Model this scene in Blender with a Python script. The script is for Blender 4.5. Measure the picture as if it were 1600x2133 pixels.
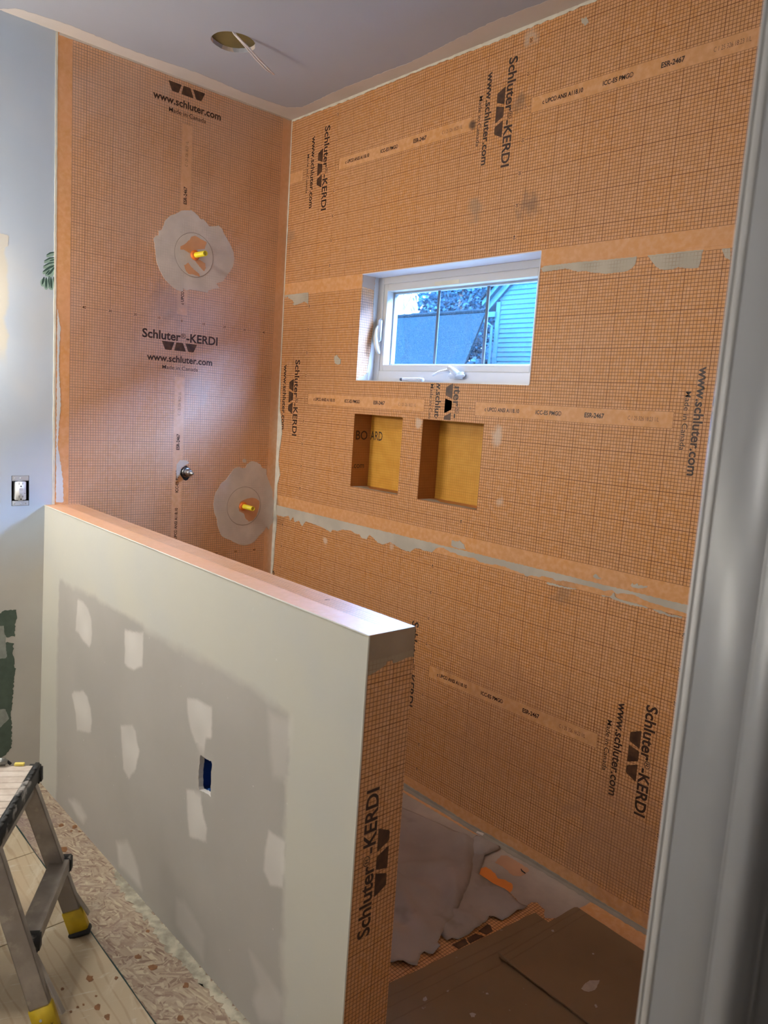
import bpy, bmesh, math, random
import numpy as np
from mathutils import Vector, Matrix
from mathutils.geometry import tessellate_polygon, delaunay_2d_cdt

for _o in list(bpy.data.objects): bpy.data.objects.remove(_o)
SC = bpy.context.scene
COL = SC.collection
random.seed(7)

# ------------------------------------------------------------------ camera, world, exposure
CAMPOS = (2.92336, -2.00499, 1.46463)
CAMROT = ((0.672001, 0.737543, 0.066669), (-0.145017, 0.042775, 0.988504), (0.726213, -0.673944, 0.135702))
cam_d = bpy.data.cameras.new('camera')
cam = bpy.data.objects.new('camera', cam_d); COL.objects.link(cam)
cam.matrix_world = Matrix.Translation(CAMPOS) @ Matrix(CAMROT).transposed().to_4x4()
cam_d.sensor_fit = 'VERTICAL'; cam_d.sensor_height = 36.0; cam_d.sensor_width = 27.0
cam_d.lens = 1561.64 / 2133 * 36.0
cam_d.clip_start = 0.02; cam_d.clip_end = 200
cam_d.dof.use_dof = True; cam_d.dof.focus_distance = 2.9; cam_d.dof.aperture_fstop = 6.6
SC.camera = cam

SKY = (0.36, 0.56, 1.0); SKY_STRENGTH = 165.0       # overcast daylight, seen through a tungsten white balance
VANITY_EMIT = 168.0; HALL_FILL = 12.0; CEIL_FILL = 100.0
W = bpy.data.worlds.new('world'); SC.world = W; W.use_nodes = True
nt = W.node_tree; nt.nodes.clear()
wo = nt.nodes.new('ShaderNodeOutputWorld'); wb = nt.nodes.new('ShaderNodeBackground')
tc = nt.nodes.new('ShaderNodeTexCoord'); sx = nt.nodes.new('ShaderNodeSeparateXYZ')
mm = nt.nodes.new('ShaderNodeMath'); mm.operation = 'MULTIPLY_ADD'; mm.inputs[1].default_value = 2 / 3 * SKY_STRENGTH; mm.inputs[2].default_value = SKY_STRENGTH / 3
mx = nt.nodes.new('ShaderNodeMath'); mx.operation = 'MAXIMUM'; mx.inputs[1].default_value = 0.0
nt.links.new(tc.outputs['Generated'], sx.inputs[0]); nt.links.new(sx.outputs[2], mx.inputs[0])
nt.links.new(mx.outputs[0], mm.inputs[0]); nt.links.new(mm.outputs[0], wb.inputs['Strength'])
wb.inputs['Color'].default_value = (*SKY, 1); nt.links.new(wb.outputs[0], wo.inputs[0])
vs = SC.view_settings
vs.view_transform = 'Standard'; vs.look = 'None'; vs.gamma = 1.0; vs.exposure = 0.0; vs.use_curve_mapping = False

# ------------------------------------------------------------------ node helpers
class NT:
    def __init__(s, name):
        s.m = bpy.data.materials.new(name); s.m.use_nodes = True; s.t = s.m.node_tree; s.t.nodes.clear()
        s.out = s.n('ShaderNodeOutputMaterial'); s.b = s.n('ShaderNodeBsdfPrincipled'); s.l(s.b.outputs[0], s.out.inputs[0])
        s._c = None
    def n(s, t, **k):
        x = s.t.nodes.new(t)
        for a, v in k.items(): setattr(x, a, v)
        return x
    def l(s, a, b): s.t.links.new(a, b)
    def put(s, sock, v):
        if isinstance(v, bpy.types.NodeSocket): s.l(v, sock)
        elif isinstance(v, tuple) and len(v) == 3 and sock.type == 'RGBA': sock.default_value = (*v, 1)
        else: sock.default_value = v
    def math(s, op, a, b=None, c=None, clamp=False):
        x = s.n('ShaderNodeMath', operation=op, use_clamp=clamp)
        s.put(x.inputs[0], a)
        if b is not None: s.put(x.inputs[1], b)
        if c is not None: s.put(x.inputs[2], c)
        return x.outputs[0]
    def co(s):
        if s._c is None:
            t = s.n('ShaderNodeTexCoord'); x = s.n('ShaderNodeSeparateXYZ'); s.l(t.outputs['Object'], x.inputs[0])
            s._c = (t.outputs['Object'], x.outputs)
        return s._c
    def mapped(s, scale=(1, 1, 1), rot=(0, 0, 0)):
        r = s.n('ShaderNodeMapping'); s.l(s.co()[0], r.inputs[0]); r.inputs['Rotation'].default_value = rot
        x = s.n('ShaderNodeMapping'); s.l(r.outputs[0], x.inputs[0]); x.inputs['Scale'].default_value = scale      # turn first, then stretch
        return x.outputs[0]
    def noise(s, scale, detail=2.0, vec=None, rough=0.5, dist=0.0):
        x = s.n('ShaderNodeTexNoise'); s.l(vec or s.co()[0], x.inputs['Vector'])
        x.inputs['Scale'].default_value = scale; x.inputs['Detail'].default_value = detail; x.inputs['Roughness'].default_value = rough; x.inputs['Distortion'].default_value = dist
        return x.outputs[0]
    def ramp(s, f, a, b, smooth=True):           # 0 below a, 1 above b
        x = s.n('ShaderNodeMapRange'); x.clamp = True
        if smooth: x.interpolation_type = 'SMOOTHSTEP'
        s.put(x.inputs[0], f); x.inputs[1].default_value = a; x.inputs[2].default_value = b
        return x.outputs[0]
    def mix(s, f, a, b, mode='MIX'):
        x = s.n('ShaderNodeMix', data_type='RGBA', blend_type=mode); s.put(x.inputs[0], f); s.put(x.inputs[6], a); s.put(x.inputs[7], b)
        return x.outputs[2]
    def bump(s, h, strength=0.2, dist=0.002):
        x = s.n('ShaderNodeBump'); s.l(h, x.inputs['Height']); x.inputs['Strength'].default_value = strength; x.inputs['Distance'].default_value = dist
        s.l(x.outputs[0], s.b.inputs['Normal']); return x
    def base(s, c, rough=0.6, metal=0.0, spec=0.5):
        s.put(s.b.inputs['Base Color'], c); s.put(s.b.inputs['Roughness'], rough); s.put(s.b.inputs['Metallic'], metal); s.put(s.b.inputs['Specular IOR Level'], spec)
        return s
MATS = {}
def plain(name, c, rough=0.6, metal=0.0, spec=0.5, var=0.08, scale=8.0, bump=0.0, bscale=200.0):
    if name in MATS: return MATS[name]
    g = NT(name)
    n = g.noise(scale, 4)
    col = g.mix(g.ramp(n, 0.3, 0.7), tuple(x * (1 - var) for x in c), tuple(min(1, x * (1 + var)) for x in c))
    g.base(col, rough, metal, spec)
    if bump: g.bump(g.noise(bscale, 3), bump, 0.001)
    MATS[name] = g.m; return g.m

ORANGE_A = (0.635, 0.318, 0.128); ORANGE_B = (0.665, 0.303, 0.090); INK_LINE = (0.155, 0.05, 0.014)
def orange(g):
    n1 = g.ramp(g.noise(3.0, 3), 0.35, 0.65); n2 = g.noise(60, 3)
    c = g.mix(n1, ORANGE_A, ORANGE_B)
    c = g.mix(g.ramp(n2, 0.3, 0.8), c, (0.72, 0.385, 0.195), "MIX")
    big = g.ramp(g.noise(1.3, 4), 0.3, 0.75)
    return g.mix(g.math('MULTIPLY', big, 0.25), c, (0.52, 0.24, 0.11))
def grid_mask(g, fr, strips=True, wthin=0.145, wbold=0.195):
    """fr = (axis_a, off_a, sign_a, axis_b, off_b, sign_b, R); returns printed-line mask, plain-area mask"""
    xyz = g.co()[1]
    aa, oa, sa, ab, ob, sb, Rr = fr
    wob = g.math('MULTIPLY', g.math('SUBTRACT', g.noise(2.2, 2), 0.5), 0.006)
    a = g.math('MULTIPLY', g.math('SUBTRACT', g.math('ADD', xyz[aa], wob), oa), 100 * sa)
    b = g.math('MULTIPLY', g.math('SUBTRACT', xyz[ab], ob), 100 * sb)
    def lines(c):
        d = g.math('ABSOLUTE', g.math('SUBTRACT', c, g.math('ROUND', c)))
        th = g.math('SUBTRACT', 1.0, g.ramp(d, wthin / 2 - 0.02, wthin / 2 + 0.03, False))
        c10 = g.math('MULTIPLY', c, 0.1)
        d10 = g.math('MULTIPLY', g.math('ABSOLUTE', g.math('SUBTRACT', c10, g.math('ROUND', c10))), 10.0)
        bo = g.math('SUBTRACT', 1.0, g.ramp(d10, wbold / 2 - 0.02, wbold / 2 + 0.03, False))
        return g.math('MAXIMUM', g.math('MULTIPLY', th, 0.9), bo)
    ln = g.math('MAXIMUM', lines(a), lines(b))
    inside = g.math('LESS_THAN', g.math('ABSOLUTE', a), 45.06)
    if strips:
        bm = g.math('FLOORED_MODULO', b, Rr)
        st = g.math('MULTIPLY', g.math('LESS_THAN', g.math('ABSOLUTE', a), 2.4), g.math('MULTIPLY', g.math('GREATER_THAN', bm, 22.7), g.math('LESS_THAN', bm, Rr - 2.2)))
        st2 = g.math('MULTIPLY', g.math('LESS_THAN', g.math('ABSOLUTE', a), 2.28), g.math('MULTIPLY', g.math('GREATER_THAN', bm, 22.82), g.math('LESS_THAN', bm, Rr - 2.32)))
        ln = g.math('MAXIMUM', g.math('MULTIPLY', ln, g.math('SUBTRACT', 1.0, st)), g.math('MULTIPLY', g.math('SUBTRACT', st, st2), 0.7))
    fade = g.ramp(g.noise(35, 3), 0.15, 0.45)
    ln = g.math('MULTIPLY', g.math('MULTIPLY', ln, inside), g.math('MULTIPLY_ADD', fade, 0.25, 0.75))
    return ln
SMUDGES = {}
def membrane(name, fr, rough=0.5, spec=0.35, undul=0.0, strips=True, smudge=(), tint=None, coat=0.0, coat_r=.5, coat_ior=1.8):
    g = NT(name)
    c = orange(g)
    if tint: c = g.mix(1.0, c, tint, 'MULTIPLY')
    ln = grid_mask(g, fr, strips)
    c = g.mix(ln, c, INK_LINE)
    xyz = g.co()[1]
    for (ax1, c1, ax2, c2, r, col, amt) in smudge:      # dirt, mortar wipes and broad brownish tints
        d = g.math('SQRT', g.math('ADD', g.math('POWER', g.math('SUBTRACT', xyz[ax1], c1), 2.0), g.math('POWER', g.math('SUBTRACT', xyz[ax2], c2), 2.0)))
        d = g.math('ADD', d, g.math('MULTIPLY', g.math('SUBTRACT', g.noise(22, 4), 0.5), r * 2.2))
        m = g.math('MULTIPLY', g.math('SUBTRACT', 1.0, g.ramp(d, r * 0.25, r)), amt)
        c = g.mix(m, c, col)
    rg = g.math('MULTIPLY_ADD', g.noise(5, 3), 0.18, rough - 0.09)
    g.base(c, rg, 0, spec)
    if coat: g.put(g.b.inputs['Coat Weight'], g.math('MULTIPLY_ADD', g.ramp(g.noise(4.5, 4, g.mapped((1, 1, .45), (.5, 0, 0))), .38, .62), coat * .5, coat * .5)); g.b.inputs['Coat Roughness'].default_value = coat_r; g.b.inputs['Coat IOR'].default_value = coat_ior
    h = g.noise(500, 2)
    bp = g.bump(h, 0.25, 0.0006)
    if undul:
        b2 = g.n('ShaderNodeBump'); b2.inputs['Strength'].default_value = 1.0; b2.inputs['Distance'].default_value = undul
        g.l(g.noise(3.0, 2, g.mapped((1, 1, 0.6))), b2.inputs['Height']); g.l(b2.outputs[0], bp.inputs['Normal'])
    MATS[name] = g.m; return g.m

# ------------------------------------------------------------------ object helpers
def tag(o, label=None, cat=None, group=None, kind=None):
    if label: o['label'] = label
    if cat: o['category'] = cat
    if group: o['group'] = group
    if kind: o['kind'] = kind
    return o
def empty(name, loc, **k):
    o = bpy.data.objects.new(name, None); COL.objects.link(o); o.location = loc; o.empty_display_size = 0.05
    o.matrix_world = Matrix.Translation(loc)
    return tag(o, **k)
def root_loc(p):
    return Vector(p.location) if p.type == 'EMPTY' else Vector((0, 0, 0))      # mesh parents sit at the world origin
def mk(name, V, F, mat, parent=None, smooth=False, **k):
    me = bpy.data.meshes.new(name); me.from_pydata([tuple(v) for v in V], [], [tuple(f) for f in F]); me.validate(); me.update()
    for m in (mat if isinstance(mat, (list, tuple)) else [mat]): me.materials.append(m)
    if smooth:
        for p in me.polygons: p.use_smooth = True
    o = bpy.data.objects.new(name, me); COL.objects.link(o)
    if parent is not None:
        o.parent = parent; o.matrix_parent_inverse = Matrix.Translation(-root_loc(parent))
    return tag(o, **k)
class MB:
    def __init__(s): s.V = []; s.F = []
    def add(s, V, F):
        n = len(s.V); s.V += [tuple(v) for v in V]; s.F += [tuple(i + n for i in f) for f in F]; return s
    def box(s, a, b, M=None):
        x0, y0, z0 = a; x1, y1, z1 = b
        V = [(x0, y0, z0), (x1, y0, z0), (x1, y1, z0), (x0, y1, z0), (x0, y0, z1), (x1, y0, z1), (x1, y1, z1), (x0, y1, z1)]
        if M is not None: V = [M @ Vector(v) for v in V]
        return s.add(V, [(3, 2, 1, 0), (4, 5, 6, 7), (0, 1, 5, 4), (1, 2, 6, 5), (2, 3, 7, 6), (3, 0, 4, 7)])
    def bbox(s, a, b, r=0.003, M=None, seg=2):        # bevelled box
        bm = bmesh.new(); bmesh.ops.create_cube(bm, size=1.0)
        c = [(a[i] + b[i]) / 2 for i in range(3)]; d = [abs(b[i] - a[i]) for i in range(3)]
        for v in bm.verts: v.co = Vector((c[0] + v.co.x * d[0], c[1] + v.co.y * d[1], c[2] + v.co.z * d[2]))
        bmesh.ops.bevel(bm, geom=bm.edges[:], offset=min(r, min(d) * 0.45), segments=seg, affect='EDGES')
        bm.verts.index_update()
        V = [(M @ v.co) if M is not None else v.co.copy() for v in bm.verts]; F = [[v.index for v in f.verts] for f in bm.faces]
        bm.free(); return s.add(V, F)
    def tube(s, P, r, n=12, cap=True):
        P = [Vector(p) for p in P]; R = r if isinstance(r, (list, tuple)) else [r] * len(P)
        base = len(s.V); up = None
        for i, p in enumerate(P):
            t = (P[min(i + 1, len(P) - 1)] - P[max(i - 1, 0)]).normalized()
            if up is None:
                up = t.orthogonal().normalized()
            up = (up - t * up.dot(t)).normalized(); sd = t.cross(up)
            for j in range(n):
                a = 2 * math.pi * j / n; s.V.append(tuple(p + (up * math.cos(a) + sd * math.sin(a)) * R[i]))
        for i in range(len(P) - 1):
            for j in range(n):
                a = base + i * n + j; b = base + i * n + (j + 1) % n
                s.F.append((a, b, b + n, a + n))
        if cap:
            s.F.append(tuple(base + j for j in reversed(range(n)))); s.F.append(tuple(base + (len(P) - 1) * n + j for j in range(n)))
        return s
    def build(s, name, mat, parent=None, smooth=False, **k): return mk(name, s.V, s.F, mat, parent, smooth, **k)
def axmap(ax, val, sgn):
    """2D coordinates on the plane (axis ax == val) plus height along sgn -> xyz"""
    k = [i for i in range(3) if i != ax]
    def f(u, v, h=0.0):
        p = [0, 0, 0]; p[ax] = val + sgn * h; p[k[0]] = u; p[k[1]] = v; return tuple(p)
    return f
def slab(name, ax, val, sgn, u0, u1, v0, v1, depth, holes, mat, parent=None, usteps=(), vsteps=(), **k):
    """plate whose face is at val, thickness depth going behind; rectangular holes (u0,u1,v0,v1)"""
    f = axmap(ax, val, sgn)
    us = sorted(set([u0, u1] + [h[i] for h in holes for i in (0, 1)] + list(usteps))); vs_ = sorted(set([v0, v1] + [h[i] for h in holes for i in (2, 3)] + list(vsteps)))
    us = [u for u in us if u0 <= u <= u1]; vs_ = [v for v in vs_ if v0 <= v <= v1]
    def solid(i, j):
        if i < 0 or j < 0 or i >= len(us) - 1 or j >= len(vs_) - 1: return False
        cu = (us[i] + us[i + 1]) / 2; cv = (vs_[j] + vs_[j + 1]) / 2
        return not any(h[0] < cu < h[1] and h[2] < cv < h[3] for h in holes)
    V = []; F = []; idx = {}
    def vi(i, j, b):
        if (i, j, b) not in idx: idx[(i, j, b)] = len(V); V.append(f(us[i], vs_[j], -depth if b else 0.0))
        return idx[(i, j, b)]
    for i in range(len(us) - 1):
        for j in range(len(vs_) - 1):
            if not solid(i, j): continue
            F.append((vi(i, j, 0), vi(i + 1, j, 0), vi(i + 1, j + 1, 0), vi(i, j + 1, 0)))
            F.append((vi(i, j, 1), vi(i, j + 1, 1), vi(i + 1, j + 1, 1), vi(i + 1, j, 1)))
            if not solid(i - 1, j): F.append((vi(i, j, 0), vi(i, j + 1, 0), vi(i, j + 1, 1), vi(i, j, 1)))
            if not solid(i + 1, j): F.append((vi(i + 1, j, 0), vi(i + 1, j, 1), vi(i + 1, j + 1, 1), vi(i + 1, j + 1, 0)))
            if not solid(i, j - 1): F.append((vi(i, j, 0), vi(i, j, 1), vi(i + 1, j, 1), vi(i + 1, j, 0)))
            if not solid(i, j + 1): F.append((vi(i, j + 1, 0), vi(i + 1, j + 1, 0), vi(i + 1, j + 1, 1), vi(i, j + 1, 1)))
    o = mk(name, V, F, mat, parent, **k)
    bm = bmesh.new(); bm.from_mesh(o.data); bmesh.ops.recalc_face_normals(bm, faces=bm.faces[:]); bm.to_mesh(o.data); bm.free()
    return o
_rng = random.Random(3)
def rough_edge(P, step=0.006, amp=0.0012):
    out = []
    n = len(P)
    for i in range(n):
        a = Vector(P[i]).to_2d(); b = Vector(P[(i + 1) % n]).to_2d(); L = (b - a).length
        k = max(1, int(L / step))
        for j in range(k):
            p = a.lerp(b, j / k)
            if j or True: p = p + Vector((_rng.uniform(-amp, amp), _rng.uniform(-amp, amp)))
            out.append((p.x, p.y))
    return out
def patch(name, ax, val, sgn, P, eps, mat, parent=None, step=0.006, amp=0.0012, base=0.0, **k):
    P = rough_edge(P, step, amp) if amp else [tuple(p) for p in P]
    f = axmap(ax, val, sgn); n = len(P)
    tri = tessellate_polygon([[Vector((p[0], p[1], 0)) for p in P]])
    V = [f(p[0], p[1], eps) for p in P] + [f(p[0], p[1], base) for p in P]
    F = [tuple(t) for t in tri] + [(i, (i + 1) % n, (i + 1) % n + n, i + n) for i in range(n)]
    o = mk(name, V, F, mat, parent, **k)
    bm = bmesh.new(); bm.from_mesh(o.data); bmesh.ops.recalc_face_normals(bm, faces=bm.faces[:]); bm.to_mesh(o.data); bm.free()
    return o
# ---- lettering
_tc = {}
def text_shape(s, off, res=3):
    if (s, off) in _tc: return _tc[(s, off)]
    c = bpy.data.curves.new('t', 'FONT'); c.body = s; c.size = 1.0; c.offset = off; c.resolution_u = res; c.fill_mode = 'FRONT'
    o = bpy.data.objects.new('t', c); COL.objects.link(o); bpy.context.view_layer.update()
    dg = bpy.context.evaluated_depsgraph_get(); me = bpy.data.meshes.new_from_object(o.evaluated_get(dg))
    V = np.array([v.co[:2] for v in me.vertices]).reshape(-1, 2); F = [tuple(p.vertices) for p in me.polygons]
    bpy.data.objects.remove(o); bpy.data.curves.remove(c); bpy.data.meshes.remove(me)
    _tc[(s, off)] = (V, F); return V, F
_h, _ = text_shape('H', 0.0); CAPH = float(_h[:, 1].max())
class Frame:
    """printed-sheet frame: origin at the number row's zero, A reading direction, Bd down the roll, N out of the surface"""
    def __init__(s, O, A, Bd, N): s.O = Vector(O); s.A = Vector(A); s.B = Vector(Bd); s.N = Vector(N)
    def p(s, a, b, h): return s.O + s.A * a + s.B * b + s.N * h
def put_text(mb, fr, s, a0, b0, width=None, cap=0.01, off=0.0, h=0.0004, up=None, center=False, clip=None):
    V0, _ = text_shape(s, 0.0); V, F = text_shape(s, off)
    x0, x1 = V0[:, 0].min(), V0[:, 0].max(); sy = cap / CAPH; sxx = (width / (x1 - x0)) if width else sy
    shift = -(x1 - x0) * sxx / 2 if center else 0
    if up is None: A, U = fr.A, -fr.B
    else: A, U = up
    org = fr.p(a0, b0, h); P = [org + A * (shift + (v[0] - x0) * sxx) + U * (v[1] * sy) for v in V]
    if clip: F = [f for f in F if all(clip(P[i]) for i in f)]
    mb.add(P, F)
def poly(mb, fr, pts, h): mb.add([fr.p(a, b, h) for a, b in pts], [tuple(range(len(pts)))])
def rounded(pts, r=0.004, n=3):
    out = []; N = len(pts)
    for i in range(N):
        p = Vector(pts[i]); a = Vector(pts[i - 1]); b = Vector(pts[(i + 1) % N])
        u = p + (a - p).normalized() * r; w = p + (b - p).normalized() * r
        for k in range(n + 1):
            t = k / n; q = u.lerp(p, t).lerp(p.lerp(w, t), t); out.append((q.x, q.y))
    return out
LOGO = [[(-.086, .089), (-.030, .089), (-.042, .123), (-.070, .123)], [(-.022, .089), (.008, .089), (.023, .123), (-.030, .123)], [(.019, .089), (.073, .089), (.057, .123), (.034, .123)]]
def print_sheet(fr, parent, parts=('num', 'schl', 'logo', 'www', 'made', 'strip'), nums=range(-4, 5), clip=None, gloss=False):
    ink = MATS['ink']; halo = MATS['halo_gloss' if gloss else 'halo']; mk_ = MB(); hb = MB(); lg = MB()
    E1 = 0.0004; E0 = 0.0002
    def T(s, a, b, w, cap, off=0.012, center=True, hal=0.055):
        put_text(hb, fr, s, a, b, w, cap, hal, E0, center=center, clip=clip)
        put_text(mk_, fr, s, a, b, w, cap, off, E1, center=center, clip=clip)
    if 'schl' in parts:
        T('Schluter', -.168, .0825, .163, .033, 0.028, center=False); T('®', -.003, .070, .024, .018, 0.006, center=False, hal=.04); T('-KERDI', .024, .0825, .144, .033, 0.028, center=False)
    if 'www' in parts: T('www.schluter.com', 0, .170, .292, .026, 0.028)
    if 'made' in parts: T('Made in Canada', 0, .2005, .161, .0155, 0.010)
    if 'num' in parts:
        for k in nums:
            w = .0095 if k else .005
            q = [(k * .1 - w, -.008), (k * .1 + w, -.008), (k * .1 + w, .008), (k * .1 - w, .008)]
            if clip and not clip(fr.p(k * .1, 0, 0)): continue
            poly(hb, fr, q, E0)
            put_text(mk_, fr, str(abs(k) * 10), k * .1, .005, None, .0095, 0.02, E1, center=True)
    if 'strip' in parts:
        for s, c, w, cap, off in (('c UPC® ANSI A118.10', .139, .146, .0125, .026), ('ICC-ES PMG®', .328, .097, .0125, .026), ('ESR-2467', .494, .066, .0135, .03), ('C 1 25 326 18:23 1/L', .654, .096, .012, -.012)):
            put_text(mk_, fr, s, .006, -c, w, cap, off, E1, up=(-fr.B, -fr.A), center=True, clip=clip)
    def part(m, name, mat):
        if m.F: return m.build(name, mat, parent)
    part(hb, 'print_ground', halo); part(mk_, 'printed_lettering', ink)
    if 'logo' in parts:
        lh = MB(); li = MB()
        for q in LOGO:
            qq = rounded(q)
            if clip and not all(clip(fr.p(a, b, 0)) for a, b in qq): 
                continue
            poly(li, fr, qq, E1)
        part(li, 'printed_emblem', MATS['ink_logo'])

def g_ink(name, c1, c2):
    g = NT(name); n = g.ramp(g.noise(40, 3), 0.3, 0.75); g.base(g.mix(n, c1, c2), 0.45, 0, 0.4); MATS[name] = g.m
g_ink('ink', (0.035, 0.017, 0.011), (0.07, 0.03, 0.018)); g_ink('ink_logo', (0.05, 0.022, 0.012), (0.12, 0.055, 0.025))
_g = NT('halo'); _g.base(orange(_g), 0.5, 0, 0.35); MATS['halo'] = _g.m
_g = NT('halo_gloss'); _g.base(orange(_g), 0.5, 0, 1.0); _g.b.inputs['Coat Weight'].default_value = .8; _g.b.inputs['Coat Roughness'].default_value = .43; _g.b.inputs['Coat IOR'].default_value = 2.6; MATS['halo_gloss'] = _g.m
for _n, _ct in (('plain_band', 0.0), ('plain_band_gloss', 1.0)):
    _g = NT(_n); _g.base(_g.mix(_g.math('MULTIPLY', _g.ramp(_g.noise(14, 4), .4, .7), .5), orange(_g), (0.72, 0.36, 0.19)), 0.5, 0, 0.35); _g.bump(_g.noise(90, 4), 0.2, 0.001); _g.b.inputs['Coat Weight'].default_value = _ct; _g.b.inputs['Coat Roughness'].default_value = .42; _g.b.inputs['Coat IOR'].default_value = 1.8; MATS[_n] = _g.m
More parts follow.
